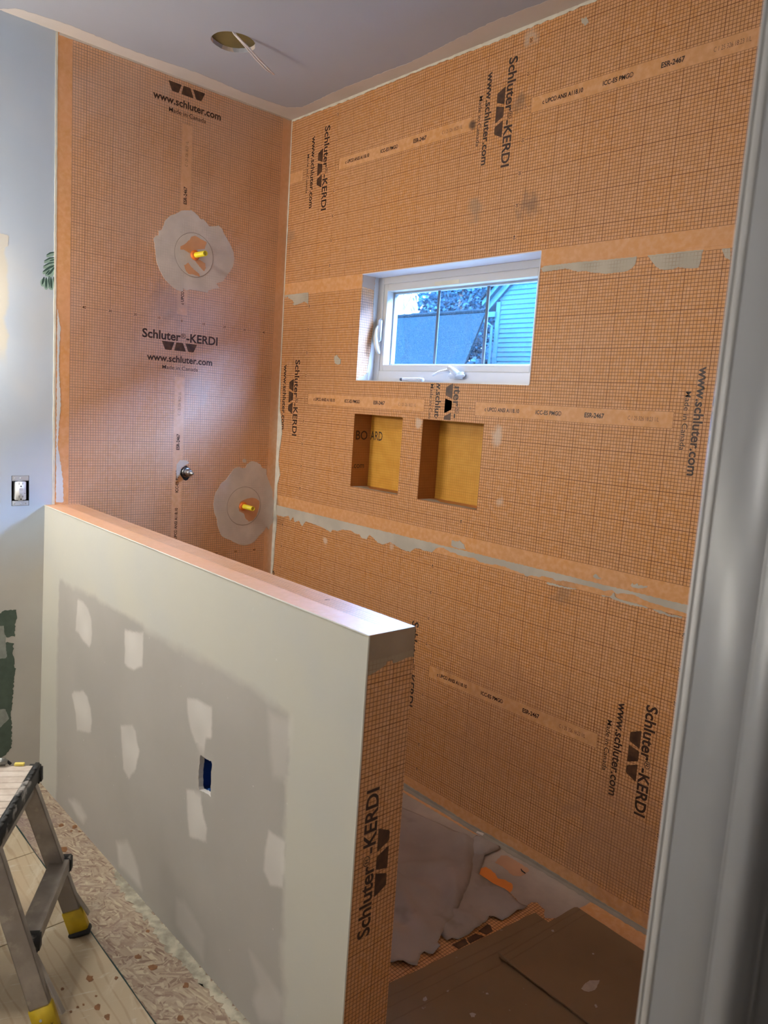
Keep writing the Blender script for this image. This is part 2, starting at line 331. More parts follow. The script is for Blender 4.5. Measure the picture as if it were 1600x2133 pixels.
# outlines in metres on their own planes, (horizontal, vertical) or (x, y)
D={
 'blob1':[(-0.473,2.2126),(-0.4565,2.2056),(-0.4427,2.1968),(-0.4314,2.1874),(-0.415,2.1885),(-0.4035,2.1766),(-0.3919,2.1646),(-0.3726,2.171),(-0.3475,2.1786),(-0.33,2.1701),(-0.3236,2.1543),(-0.3023,2.1292),(-0.2869,2.11),(-0.2712,2.0858),(-0.267,2.0567),(-0.2715,2.0261),(-0.288,2.0009),(-0.3017,1.9812),(-0.3181,1.9562),(-0.3408,1.9476),(-0.3491,1.9414),(-0.3312,1.9244),(-0.354,1.9209),(-0.3847,1.9088),(-0.3899,1.8982),(-0.4152,1.8993),(-0.4429,1.8999),(-0.4702,1.8994),(-0.4862,1.8933),(-0.4999,1.9008),(-0.5021,1.8861),(-0.5235,1.8877),(-0.537,1.8928),(-0.5584,1.906),(-0.5769,1.9172),(-0.5903,1.9338),(-0.6037,1.9526),(-0.6119,1.9721),(-0.62,1.9892),(-0.6233,2.0185),(-0.6278,2.0476),(-0.6322,2.0696),(-0.6274,2.0797),(-0.6125,2.0873),(-0.6129,2.1032),(-0.598,2.1131),(-0.5933,2.1279),(-0.5862,2.1477),(-0.5689,2.1698),(-0.5382,2.1856),(-0.5178,2.2016)],
 'or1a':[(-0.4587,2.1154),(-0.4396,2.112),(-0.4229,2.1058),(-0.4005,2.1005),(-0.4106,2.0721),(-0.4378,2.0646),(-0.4698,2.0444),(-0.4806,2.0448),(-0.5049,2.0521),(-0.5181,2.0497),(-0.5185,2.0613),(-0.4978,2.0771),(-0.4796,2.0947),(-0.472,2.108)],
 'or1b':[(-0.4819,2.0041),(-0.4651,1.9879),(-0.4456,1.9768),(-0.4316,1.9695),(-0.4284,1.9579),(-0.445,1.96),(-0.4615,1.9621),(-0.4777,1.9595),(-0.4915,1.9691),(-0.5003,1.9914)],
 'or1c':[(-0.4697,2.042),(-0.4419,2.0255),(-0.4253,2.0237),(-0.4056,2.0151),(-0.4021,1.9963),(-0.41,1.9828),(-0.427,1.9944),(-0.4469,2.0126),(-0.4665,2.0283)],
 'blob2':[(-0.1645,1.161),(-0.1611,1.1752),(-0.137,1.1894),(-0.1118,1.1859),(-0.0902,1.1752),(-0.0765,1.1571),(-0.0549,1.1534),(-0.0534,1.1243),(-0.039,1.0985),(-0.0244,1.0689),(-0.0144,1.0466),(-0.0154,1.0244),(-0.003,0.9981),(-0.0033,0.9646),(-0.0085,0.9388),(-0.002,0.9011),(-0.0188,0.887),(-0.0263,0.8651),(-0.0403,0.8808),(-0.0524,0.8629),(-0.0771,0.8422),(-0.1014,0.8142),(-0.1263,0.8049),(-0.1554,0.7997),(-0.1806,0.8052),(-0.214,0.8185),(-0.2349,0.8326),(-0.2593,0.8397),(-0.2799,0.8553),(-0.2928,0.881),(-0.3017,0.9062),(-0.3026,0.9275),(-0.3197,0.9634),(-0.325,0.9985),(-0.3222,1.0263),(-0.3154,1.0505),(-0.3007,1.0711),(-0.2898,1.0918),(-0.2668,1.1054),(-0.248,1.1297),(-0.2292,1.1541),(-0.2055,1.1646),(-0.1848,1.1575)],
 'blob2s':[(-0.1865,1.1928),(-0.1788,1.2017),(-0.1663,1.1964),(-0.1656,1.1823),(-0.182,1.184)],
 'or2':[(-0.1287,1.0223),(-0.1031,1.0161),(-0.0856,1.0045),(-0.0881,0.9717),(-0.099,0.9355),(-0.1191,0.9146),(-0.14,0.912),(-0.1574,0.9274),(-0.1668,0.9496),(-0.192,0.9615),(-0.1969,0.9796),(-0.1899,1.0044),(-0.1657,1.0144)],
 'smear_v':[(-0.5062,1.1751),(-0.4906,1.1934),(-0.4598,1.1918),(-0.4485,1.1818),(-0.4842,1.1618),(-0.4902,1.1252),(-0.5043,1.1154),(-0.507,1.1453)],
 'mortar_edge':[(0.0346,0.9385),(0.0791,0.9382),(0.1219,0.9493),(0.1354,0.9283),(0.157,0.95),(0.1706,0.9269),(0.204,0.939),(0.2285,0.9179),(0.2524,0.9442),(0.2933,0.9417),(0.3369,0.9398),(0.38,0.9357),(0.4366,0.9254),(0.4491,0.9383),(0.4831,0.9375),(0.5088,0.9481),(0.5671,0.9556),(0.6001,0.9465),(0.6252,0.9486),(0.6389,0.9365),(0.6702,0.9337),(0.6864,0.9569),(0.7117,0.947),(0.7431,0.9322),(0.7728,0.9315),(0.8146,0.9489),(0.847,0.9389),(0.887,0.9306),(0.9256,0.93),(0.9507,0.9481),(0.9821,0.9539),(0.9894,0.9486),(1.0421,0.9504),(1.0537,0.9637),(1.0739,0.9753),(1.0992,0.9768),(1.1293,0.9683),(1.1582,0.9676),(1.1747,0.9646),(1.2107,0.9653),(1.2458,0.9676),(1.27,0.9588),(1.308,0.9588),(1.3409,0.9639),(1.3847,0.964),(1.4208,0.9598),(1.449,0.9571),(1.4629,0.9571),(1.474,0.9495),(1.4935,0.9579),(1.5235,0.9586),(1.5392,0.9661),(1.5543,0.9644),(1.575,0.9659),(1.5892,0.9616),(1.6224,0.9673),(1.6653,0.968),(1.707,0.9687),(1.7509,0.9686),(1.7633,0.9673),(1.7867,0.9753),(1.8026,0.9679),(1.8342,0.9752),(1.863,0.9764),(1.898,0.9686),(1.9343,0.9666),(1.9671,0.9641),(2.0095,0.9629)],
 'sm1':[(1.5562,0.9485),(1.5768,0.95),(1.6245,0.9489),(1.6573,0.9518),(1.6672,0.9512),(1.6514,0.9462),(1.6116,0.9445),(1.5777,0.9428),(1.5569,0.9427)],
 'sm2':[(1.7558,0.953),(1.7831,0.9551),(1.7964,0.9693),(1.801,0.9565),(1.8281,0.9533),(1.8572,0.9534),(1.886,0.9523),(1.9087,0.9498),(1.8893,0.9477),(1.8554,0.9449),(1.826,0.946),(1.796,0.9485),(1.7805,0.9517),(1.7593,0.9496)],
 'sm3':[(1.9227,0.9492),(1.9498,0.9519),(1.9693,0.9463),(2.0085,0.9497),(2.0092,0.9447),(1.9779,0.9419),(1.9563,0.943),(1.9343,0.9441)],
 'sm4':[(1.7202,1.004),(1.7285,1.0128),(1.7369,1.0075),(1.7501,1.0006),(1.7286,0.9988)],
 'sm5':[(1.8453,1.0035),(1.8501,1.0113),(1.8565,1.006),(1.8643,1.0131),(1.8706,1.0078),(1.8815,1.0115),(1.8875,1.0088),(1.8982,1.0125),(1.8961,1.0068),(1.8771,1.0012),(1.8545,0.9988)],
 'sm6':[(1.1348,0.9942),(1.1369,1.0131),(1.1534,1.0114),(1.1732,1.0164),(1.1941,1.0079),(1.2039,0.9914),(1.1721,0.9886),(1.1475,0.9903)],
 'w1a':[(1.432,1.947),(1.563,1.9449),(1.6677,1.9431),(1.7505,1.9419),(1.7489,1.9233),(1.7389,1.9106),(1.7203,1.9036),(1.6563,1.9031),(1.6099,1.9095),(1.5878,1.9167),(1.5575,1.9175),(1.5394,1.9227),(1.5118,1.9306),(1.4759,1.9282),(1.4297,1.9265),(1.4188,1.9388)],
 'w1b':[(1.7845,1.9419),(1.8573,1.9421),(1.9453,1.9407),(1.9419,1.9277),(1.9406,1.912),(1.936,1.8949),(1.9051,1.896),(1.8801,1.9015),(1.863,1.8971),(1.8266,1.9002),(1.8106,1.911),(1.7935,1.9293)],
 'w1c':[(1.9932,1.9382),(2.0155,1.9383),(2.0195,1.9076),(2.0059,1.9136)],
 'w1d':[(0.0079,1.9508),(0.1875,1.9495),(0.1891,1.9315),(0.1886,1.8881),(0.1854,1.8986),(0.1603,1.9089),(0.1384,1.9037),(0.1119,1.8987),(0.0847,1.8963),(0.0704,1.9023),(0.0838,1.9068),(0.0688,1.9207),(0.0402,1.9303),(0.0301,1.9389),(0.0166,1.9318)],
 'smg1':[(0.3976,1.6726),(0.4135,1.6749),(0.4264,1.665),(0.4393,1.6551),(0.4369,1.6378),(0.4131,1.6353),(0.4001,1.6452),(0.3947,1.6601)],
 'smg2':[(1.4837,2.6523),(1.5019,2.6509),(1.5114,2.6356),(1.4994,2.6289),(1.4847,2.6437)],
 'caulk':[(0.0103,2.6858),(0.0145,2.5948),(0.0244,2.3089),(0.0201,2.1441),(0.0137,1.9769),(0.0147,1.7638),(0.014,1.5908),(0.0152,1.4375),(0.04,1.3726),(0.0485,1.318),(0.0319,1.239),(0.0279,1.1939),(0.0489,1.1288),(0.0259,1.0767),(0.0296,1.0318),(0.027,0.9678),(0.0405,0.9013),(0.0284,0.8074),(0.0261,0.6911),(0.0139,0.6418)],
 'hs1':[(0.3488,0.7338),(0.398,0.7412),(0.4413,0.7263),(0.4687,0.6954),(0.4807,0.6524),(0.4768,0.6135),(0.4618,0.5944),(0.4024,0.6054),(0.3578,0.6213),(0.3353,0.6218),(0.3445,0.6895)],
 'hs2':[(0.737,0.7296),(0.8675,0.7572),(0.866,0.7084),(0.8649,0.6519),(0.816,0.6254),(0.7644,0.6172),(0.7418,0.6259),(0.7397,0.6721)],
 'hs3':[(0.3136,0.3798),(0.3419,0.3982),(0.4192,0.4262),(0.4574,0.4151),(0.485,0.3857),(0.4969,0.3468),(0.488,0.3002),(0.4348,0.2823),(0.3686,0.2641),(0.3557,0.3178)],
 'hs4':[(0.7246,0.4137),(0.8078,0.4445),(0.8341,0.4348),(0.8442,0.4036),(0.8622,0.3834),(0.8401,0.3158),(0.7949,0.2608),(0.7536,0.2797),(0.7365,0.3537)],
 'hs5':[(1.1427,0.6469),(1.1953,0.6602),(1.2755,0.6673),(1.2797,0.5827),(1.2502,0.5714),(1.2444,0.5275),(1.2268,0.5251),(1.1989,0.5376),(1.1696,0.5642),(1.1483,0.6039)],
 'hs6':[(1.1597,0.3847),(1.2298,0.4156),(1.247,0.3594),(1.2717,0.3237),(1.2742,0.287),(1.2393,0.2743),(1.1847,0.2618),(1.1666,0.3218)],
 'hs7':[(1.556,0.4575),(1.6204,0.4602),(1.6234,0.3459),(1.5703,0.325),(1.5436,0.3491),(1.5465,0.4019)],
 'hs8':[(1.4966,0.1057),(1.5455,0.1009),(1.5892,0.094),(1.6397,0.0712),(1.6514,0.013),(1.5579,-0.0539),(1.5251,-0.0164),(1.5429,0.041),(1.5183,0.0699)],
 'hs9':[(1.1262,0.0347),(1.1694,0.0541),(1.2182,0.037),(1.2839,0.0168),(1.2802,-0.0597),(1.176,-0.049),(1.126,-0.043)],
 'hs10':[(1.5325,0.7451),(1.6271,0.7632),(1.6205,0.6143),(1.5622,0.5933),(1.5427,0.6633)],
 'hs11':[(0.3094,-0.0268),(0.3592,-0.0043),(0.4202,0.0037),(0.4684,-0.0178),(0.4459,-0.0505),(0.3854,-0.0519)],
 'hs12':[(0.7184,0.0096),(0.7956,0.0526),(0.8348,0.0328),(0.8738,0.0008),(0.9041,-0.0524),(0.8009,-0.0558),(0.7418,-0.0601)],
 'hgrey':[(0.1845,-0.0351),(0.1644,0.414),(0.1662,0.781),(0.1664,0.772),(0.2855,0.767),(0.3751,0.7742),(0.4812,0.7818),(0.601,0.7736),(0.7828,0.7761),(0.8583,0.777),(0.8751,0.7666),(1.0216,0.7707),(1.1613,0.7764),(1.3718,0.7787),(1.4331,0.7773),(1.4915,0.7759),(1.5545,0.769),(1.6078,0.764),(1.6153,0.751),(1.6156,0.6721),(1.6159,0.5922),(1.6194,0.472),(1.6197,0.3896),(1.6298,0.2699),(1.6336,0.1447),(1.6498,0.1125),(1.6546,0.0153),(1.666,-0.1257),(0.9193,-0.2225)],
 'boxhole':[(1.2241,0.5129),(1.2443,0.516),(1.2616,0.5149),(1.2821,0.5192),(1.2862,0.5139),(1.2841,0.4909),(1.2861,0.4616),(1.2845,0.4305),(1.287,0.4224),(1.2699,0.4219),(1.2508,0.4206),(1.2278,0.4145),(1.2213,0.4231),(1.2209,0.4436),(1.2205,0.4641),(1.2216,0.477),(1.2251,0.4969)],
 'green':[(-1.234,0.629),(-1.1973,0.6223),(-1.1787,0.6301),(-1.141,0.6268),(-1.1395,0.5951),(-1.1458,0.5645),(-1.1458,0.5224),(-1.1773,0.5275),(-1.1789,0.5068),(-1.1506,0.4985),(-1.1522,0.4565),(-1.1474,0.4166),(-1.1426,0.3837),(-1.1506,0.3317),(-1.1545,0.2787),(-1.1603,0.2008),(-1.1562,0.178),(-1.1588,0.0804),(-1.1797,0.0605),(-1.1988,0.0513),(-1.2365,0.0474)],
 'gl1':[(-1.2342,0.5812),(-1.1851,0.5704),(-1.1835,0.5424),(-1.1773,0.5309),(-1.1789,0.5068),(-1.1743,0.4498),(-1.179,0.4437),(-1.2348,0.4503)],
 'gl2':[(-1.2356,0.2561),(-1.1794,0.2431),(-1.1667,0.2023),(-1.1985,0.1741),(-1.236,0.1727)],
 'fr0':[(-1.0089,1.9497),(-1.0251,1.9437),(-1.0389,1.9339)],
 'fr1':[(-1.0088,1.9305),(-1.0279,1.9248),(-1.0468,1.9112)],
 'fr2':[(-1.0086,1.9142),(-1.0292,1.9069),(-1.0496,1.8923)],
 'fr3':[(-1.0115,1.9019),(-1.0277,1.8924),(-1.051,1.873)],
 'fr4':[(-1.0276,1.8836),(-1.0415,1.8657)],
 'fr5':[(-1.01,1.8969),(-1.0247,1.8752),(-1.0349,1.8646)],
 'fr6':[(-1.0465,1.8553),(-1.0537,1.8276)],
 'fr7':[(-1.0392,1.855),(-1.0398,1.8179)],
 'fr8':[(-1.029,1.8611),(-1.0304,1.8446),(-1.0265,1.8214)],
 'fr9':[(-1.0231,1.8591),(-1.0206,1.8194)],
 'fr10':[(-1.0142,1.8621),(-1.0111,1.8387)],
 'fr11':[(-1.0087,1.9238),(-1.0278,1.9153)],
 'cloth_all':[(1.1077,-0.1265),(1.1568,-0.1147),(1.2385,-0.1002),(1.2819,-0.0882),(1.3894,-0.0732),(1.4104,-0.0592),(1.4205,-0.0454),(1.461,-0.0292),(1.487,-0.0274),(1.5042,-0.0512),(1.5165,-0.1167),(1.5186,-0.1754),(1.5441,-0.2005),(1.5805,-0.2616),(1.6212,-0.3221),(1.651,-0.3973),(1.6676,-0.4367),(1.682,-0.4832),(1.6909,-0.5127),(1.7041,-0.554),(1.7059,-0.5844),(1.6969,-0.5902),(1.6824,-0.5942),(1.6858,-0.6106),(1.7071,-0.6465),(1.6817,-0.6737),(1.653,-0.6995)],
 'cloth_low':[(1.5184,-0.2014),(1.5441,-0.2005),(1.6037,-0.2027),(1.6628,-0.2024),(1.7205,-0.2124),(1.7387,-0.203),(1.7311,-0.3158),(1.7131,-0.3292),(1.698,-0.3352),(1.708,-0.3667),(1.7124,-0.4272),(1.7061,-0.4835),(1.6909,-0.5127),(1.6653,-0.5051),(1.6119,-0.4069),(1.553,-0.2984)],
 'fo_orange':[(1.5199,-0.177),(1.5284,-0.1521),(1.549,-0.1466),(1.5706,-0.1527),(1.5932,-0.1654),(1.6117,-0.1533),(1.6365,-0.1494),(1.6511,-0.163),(1.6671,-0.1983),(1.6224,-0.2014),(1.5733,-0.2006),(1.5435,-0.2022)],
 'fo_peach':[(1.5191,-0.0584),(1.5314,-0.0419),(1.5675,-0.0399),(1.6263,-0.0423),(1.6303,-0.0635),(1.6315,-0.0967),(1.6125,-0.1136),(1.5623,-0.1017),(1.5323,-0.1059)],
 'fo_grid':[(1.7087,-0.2336),(1.7058,-0.205),(1.6922,-0.136),(1.7108,-0.1043),(1.7257,-0.1117),(1.7302,-0.1528),(1.7393,-0.1736),(1.7686,-0.1797),(1.7841,-0.1968),(1.8079,-0.1962),(1.8114,-0.1101),(1.8187,-0.1165),(1.8221,-0.2078),(1.8182,-0.219),(1.781,-0.2134),(1.7724,-0.2185),(1.7608,-0.2766),(1.7608,-0.3241),(1.7208,-0.3052)],
 'fo_band':[(1.8075,-0.0499),(1.8173,-0.037),(1.8657,-0.0382),(1.8904,-0.0311),(1.9451,-0.0275),(1.9845,-0.024),(2.031,-0.0159),(2.0699,-0.0107),(2.1135,-0.0946),(2.0609,-0.0997),(2.0143,-0.1002),(1.9613,-0.1016),(1.9042,-0.0996),(1.8427,-0.0942),(1.8335,-0.0938)],
 'fo_logo1':[(1.7159,-0.4066),(1.7132,-0.3618),(1.7208,-0.3584),(1.7424,-0.3719),(1.7396,-0.3977)],
 'fo_logo2':[(1.7154,-0.4544),(1.7182,-0.4195),(1.7405,-0.409),(1.7348,-0.4626)],
 'fo_logo3':[(1.7072,-0.5077),(1.7134,-0.46),(1.7328,-0.4682),(1.7295,-0.5054)],
 'splot':[(2.0508,-0.3093),(2.0561,-0.3259),(2.0615,-0.3466),(2.0549,-0.3677),(2.0447,-0.375),(2.0372,-0.3732),(2.0336,-0.3501),(2.0349,-0.3322)],
 'sp2':[(2.088,-0.3947),(2.0899,-0.3901),(2.0967,-0.3943),(2.0959,-0.3996)],
 'sp3':[(1.8566,-0.2504),(1.8593,-0.2439),(1.865,-0.2479),(1.863,-0.2533)],
 'sp4':[(1.9045,-0.6584),(1.9069,-0.6508),(1.9147,-0.6476),(1.9182,-0.6569),(1.9132,-0.6633)],
 'sp5':[(1.7974,-0.715),(1.7993,-0.7052),(1.8078,-0.7089),(1.8084,-0.7178),(1.8027,-0.7203)],
 'sp6':[(1.8185,-0.6484),(1.8212,-0.6425),(1.8239,-0.649),(1.8206,-0.6517)],
 'sp7':[(1.8865,-0.576),(1.8882,-0.5714),(1.8922,-0.5726),(1.8901,-0.5774)],
 'sp8':[(1.9821,-0.2366),(1.9863,-0.2328),(1.9879,-0.236),(1.9848,-0.24)],
 'sp9':[(2.1593,-0.342),(2.1647,-0.3372),(2.1681,-0.3413),(2.1638,-0.3459)],
}
# ------------------------------------------------------------------ printed-membrane layout
RB = 0.97171; RL = 0.993
FR_L = (1, -0.502, 1, 2, 1.7687, -1, RL * 100)
SH = [(0.33017, 2.44711, 1.947, 2.75, .0032), (0.20025, 1.48703, 0.987, 1.990, .0022), (0.07762, 0.500, 0.0, 1.000, .0012)]
FR_B = [(2, z, -1, 0, x, -1, RB * 100) for x, z, *_ in SH]
WIN = (0.5455, 1.4150, 1.574, 1.9925); NI1 = (0.548, 0.8360, 1.138, 1.4390); NI2 = (0.944, 1.2390, 1.137, 1.4380)
CEIL = 2.697; XR = 2.620; YD = -1.30; FZ = -0.085
GREY_D = (0.17, 0.125, 0.09)
m_left = membrane('membrane_left', FR_L, 0.50, 1.0, undul=0.009, coat=1.0, coat_r=.43, coat_ior=2.6, smudge=[(1, -.565, 2, 1.83, .10, (.18, .08, .04), .35), (1, -.42, 2, 1.50, .07, (.35, .27, .22), .4), (1, -.60, 2, 2.62, .05, (.5, .4, .33), .3)])
m_back = [membrane('membrane_back_%d' % i, FR_B[i], 0.5, 0.3, smudge=s) for i, s in enumerate([
    [(0, 1.35, 2, 2.14, .055, (.16, .10, .07), .55), (0, 1.12, 2, 2.16, .05, (.25, .20, .15), .4), (0, 1.28, 2, 2.47, .035, (.12, .09, .07), .5), (0, 1.075, 2, 2.445, .02, (.05, .035, .03), .8), (0, 0.03, 2, 2.2, .04, (.3, .2, .13), .4), (0, 1.30, 2, 2.655, .035, (.55, .44, .34), .6)],
    [(0, 1.30, 2, 1.40, .035, (.6, .48, .38), .7), (0, 0.92, 2, 1.42, .022, (.6, .48, .38), .7), (0, 1.34, 2, 1.18, .022, (.6, .48, .38), .5), (0, 0.0, 2, 1.0, .05, (.2, .16, .13), .7)],
    [(0, .82, 2, .93, .02, (.6, .48, .38), .5), (0, .4, 2, .88, .02, (.62, .5, .4), .7), (0, 1.62, 2, .93, .06, (.22, .14, .09), .4), (0, 1.45, 2, .45, .35, (.42, .2, .10), .35), (0, 1.9, 2, .18, .25, (.38, .2, .12), .4)]])]  # last two entries: broad brown darkening low on the wall
FR_E = (2, 0.518, 1, 1, -1.067, 1, RB * 100)
m_end = membrane('membrane_end', FR_E, 0.5, 0.3)
FR_T = (1, -0.532, 1, 0, 1.607, -1, RB * 100)
m_top = membrane('membrane_top', FR_T, 0.35, 0.9, strips=False, coat=.75, coat_r=.36)
FR_F = (0, 1.80, 1, 1, -0.86, 1, RB * 100)
m_tray = membrane('membrane_tray', (0, 1.80, 1, 1, -0.86, 1, 400.), 0.5, 0.3, strips=False)

def thinset(name, fr, c=(0.64, 0.555, 0.48), see=0.2):
    g = NT(name); n = g.ramp(g.noise(9, 5), .35, .7)
    col = g.mix(n, tuple(x * .9 for x in c), tuple(min(1, x * 1.08) for x in c))
    if fr: col = g.mix(g.math('MULTIPLY', grid_mask(g, fr, False), g.math('MULTIPLY', g.ramp(g.noise(12, 3), .4, .7), see)), col, (.2, .1, .05))
    g.base(col, .8, 0, .2); g.bump(g.noise(120, 4), .3, .001); MATS[name] = g.m; return g.m
th_left = thinset('thinset_left', FR_L); th_b1 = thinset('thinset_back', FR_B[1], (0.50, 0.44, 0.35), .55); th_plain = thinset('thinset_plain', None, (0.50, 0.45, 0.37)); th_end = thinset('thinset_end', FR_E, (0.33, 0.235, 0.15), .0)
th_floor = thinset('thinset_floor', None, (0.46, 0.37, 0.305)); th_grey = thinset('thinset_grey', None, (0.36, 0.31, 0.25))

def wallpaint(name, up, low):
    g = NT(name); xyz = g.co()[1]
    z = g.math('ADD', xyz[2], g.math('MULTIPLY', g.math('SUBTRACT', g.noise(3, 4), .5), .35))
    c = g.mix(g.ramp(z, .75, 1.05), low, up)  # beige compound below; the blend also paints in the window light's lower edge
    n = g.ramp(g.noise(2.5, 4), .4, .7)
    c = g.mix(g.math('MULTIPLY', n, .35), c, (0.68, 0.66, 0.60))
    c = g.mix(g.math('MULTIPLY', g.ramp(g.noise(1.7, 3, g.mapped((1, 1, .5), (.3, 0, 0))), .52, .7), .3), c, (0.45, 0.60, 0.78))
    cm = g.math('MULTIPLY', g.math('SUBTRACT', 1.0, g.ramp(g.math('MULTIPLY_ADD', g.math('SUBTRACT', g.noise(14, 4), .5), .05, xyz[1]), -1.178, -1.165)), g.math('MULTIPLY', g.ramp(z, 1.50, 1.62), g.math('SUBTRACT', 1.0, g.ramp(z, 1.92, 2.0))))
    c = g.mix(g.math('MULTIPLY', cm, .85), c, (0.60, 0.56, 0.46))  # cream patch in the paint colour, also warming the lamp glow here
    g.base(c, .45, 0, .5); g.bump(g.noise(180, 3), .08, .001); MATS[name] = g.m; return g.m
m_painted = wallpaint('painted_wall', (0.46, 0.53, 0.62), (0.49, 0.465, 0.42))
m_ceiling = plain('ceiling_paint', (0.365, 0.372, 0.415), .75, var=.03, scale=2)
m_mudline = plain('joint_compound', (0.60, 0.54, 0.47), .8, var=.07, scale=12)
m_caulk = plain('white_caulk', (0.66, 0.62, 0.52), .6, var=.08, scale=30)
m_white = plain('white_vinyl', (0.56, 0.545, 0.525), .35, var=.02)
m_trim = plain('trim_paint', (0.235, 0.232, 0.236), .35, var=.03, scale=3)
m_dry = plain('drywall_core', (0.55, 0.53, 0.47), .8)
m_hall = plain('hall_paint', (0.55, 0.54, 0.53), .7, var=.03)

# ------------------------------------------------------------------ structure: walls
OUT = (-1.157, -1.096, 1.021, 1.133)
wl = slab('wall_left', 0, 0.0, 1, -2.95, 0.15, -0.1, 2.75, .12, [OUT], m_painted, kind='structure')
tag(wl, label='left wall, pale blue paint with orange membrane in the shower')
wb_ = slab('wall_back', 1, 0.0, -1, 0.0, XR + .12, -0.1, 2.75, .17, [WIN, NI1, NI2], m_dry, kind='structure', label='back wall of the shower, covered in orange grid membrane')
s0 = slab('membrane_sheet', 0, 0.0015, 1, -1.006, -0.0002, 0.0, CEIL, .0012, [(-.477, -.449, 1.126, 1.154)], m_left, wl)
pl = mk('membrane_margin', *[[(0.0018, -1.006, 0), (0.0018, -.9535, 0), (0.0018, -.9535, CEIL), (0.0018, -1.006, CEIL)], [(0, 1, 2, 3)]], MATS['plain_band'], s0)
sheets = []
for i, (X, Z, z0, z1, e) in enumerate(SH):
    s = slab('membrane_sheet', 1, -e, -1, 0.0, XR, z0, min(z1, CEIL), .0009, [WIN, NI1, NI2], m_back[i], wb_, usteps=(.5, 1, 1.5, 2))
    sheets.append(s)
# lettering
fL = lambda k: Frame((0.0017, -0.502, 1.7687 - k * RL), (0, 1, 0), (0, 0, -1), (1, 0, 0))
print_sheet(fL(0), s0, clip=lambda p: not ((p.y + .463) ** 2 + (p.z - 1.14) ** 2 < .03 ** 2), gloss=True)
print_sheet(fL(-1), s0, parts=('logo', 'www', 'made', 'strip'), clip=lambda p: p.z < 2.69, gloss=True)
print_sheet(fL(1), s0, parts=('num', 'strip'), nums=(1, 2, 3, 4), gloss=True, clip=lambda p: not ((p.y + .463) ** 2 + (p.z - 1.14) ** 2 < .03 ** 2))
def fB(i, k):
    X, Z, z0, z1, e = SH[i]
    return Frame((X + k * RB, -e - .0001, Z), (0, 0, -1), (-1, 0, 0), (0, -1, 0))
def clear(p):
    for h in (WIN, NI1, NI2):
        if h[0] - .002 < p.x < h[1] + .002 and h[2] - .003 < p.z < h[3] + .003: return False
    return p.x > .002 and p.z < CEIL - .005 and p.x < XR - .003
print_sheet(fB(0, 0), sheets[0], clip=clear, nums=range(-2, 5)); print_sheet(fB(0, 1), sheets[0], clip=clear, nums=range(-2, 5)); print_sheet(fB(0, 2), sheets[0], clip=clear, parts=('num', 'schl', 'www', 'logo', 'made'), nums=range(-2, 5))
print_sheet(fB(1, 0), sheets[1], clip=clear); print_sheet(fB(1, 2), sheets[1], clip=clear, parts=('num', 'schl', 'www', 'logo', 'made'))
print_sheet(fB(1, 1), sheets[1], clip=clear, nums=(0, 4), parts=('num', 'schl', 'www', 'logo', 'made', 'strip'))
# emblem pieces cut by the window sill and niche
_f = fB(1, 1); _m = MB()
def clipz(q, lo, hi):
    def cut(P, c, keep):
        o = []
        for i in range(len(P)):
            a, b = P[i - 1], P[i]; ka, kb = keep(a[0] - c), keep(b[0] - c)
            if ka != kb: t = (c - a[0]) / (b[0] - a[0]); o.append((c, a[1] + t * (b[1] - a[1])))
            if kb: o.append(b)
        return o
    q = cut(q, lo, lambda d: d >= 0)
    return cut(q, hi, lambda d: d <= 0) if q else q
for q in LOGO:
    qq = clipz(rounded(q), 1.48703 - 1.5705, 1.48703 - 1.4415)
    if len(qq) > 2: poly(_m, _f, qq, .0004)
_m.build('printed_emblem', MATS['ink_logo'], sheets[1])
print_sheet(fB(2, 0), sheets[2], clip=clear, parts=('num', 'schl', 'strip')); print_sheet(fB(2, 1), sheets[2], clip=clear); print_sheet(fB(2, 2), sheets[2], clip=clear)
# first strip of the top sheet, left of the first text block, and niche lettering
# ---- niches
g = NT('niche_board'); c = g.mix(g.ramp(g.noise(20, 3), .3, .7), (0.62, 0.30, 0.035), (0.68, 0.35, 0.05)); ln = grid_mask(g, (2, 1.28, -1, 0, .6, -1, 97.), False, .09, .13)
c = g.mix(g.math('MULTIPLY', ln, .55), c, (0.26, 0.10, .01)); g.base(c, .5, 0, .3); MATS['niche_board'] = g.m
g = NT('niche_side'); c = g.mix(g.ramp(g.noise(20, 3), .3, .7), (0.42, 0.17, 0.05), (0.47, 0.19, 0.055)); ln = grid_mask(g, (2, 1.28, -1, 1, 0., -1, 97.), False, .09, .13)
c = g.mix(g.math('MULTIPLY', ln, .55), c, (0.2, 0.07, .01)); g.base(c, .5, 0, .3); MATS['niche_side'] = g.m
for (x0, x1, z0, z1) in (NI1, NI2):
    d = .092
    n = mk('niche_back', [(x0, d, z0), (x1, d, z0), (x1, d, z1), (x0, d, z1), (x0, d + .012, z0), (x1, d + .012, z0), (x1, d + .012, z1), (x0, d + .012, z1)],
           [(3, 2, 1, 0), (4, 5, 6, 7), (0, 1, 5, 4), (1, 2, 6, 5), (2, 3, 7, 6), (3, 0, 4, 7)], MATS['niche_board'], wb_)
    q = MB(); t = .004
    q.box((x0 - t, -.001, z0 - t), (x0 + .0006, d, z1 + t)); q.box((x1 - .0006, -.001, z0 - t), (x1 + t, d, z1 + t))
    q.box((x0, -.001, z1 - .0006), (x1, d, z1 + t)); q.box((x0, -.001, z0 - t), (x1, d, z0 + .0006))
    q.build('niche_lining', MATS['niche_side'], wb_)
    patch('niche_dust', 2, z0 + .0007, 1, [(x0 + .01, .005), (x1 - .01, .004), (x1 - .03, .03), (x0 + .1, .02), (x0 + .04, .06), (x0 + .012, .05)], .0008, th_grey, wb_)
x0 = NI1[0]; mb = MB()
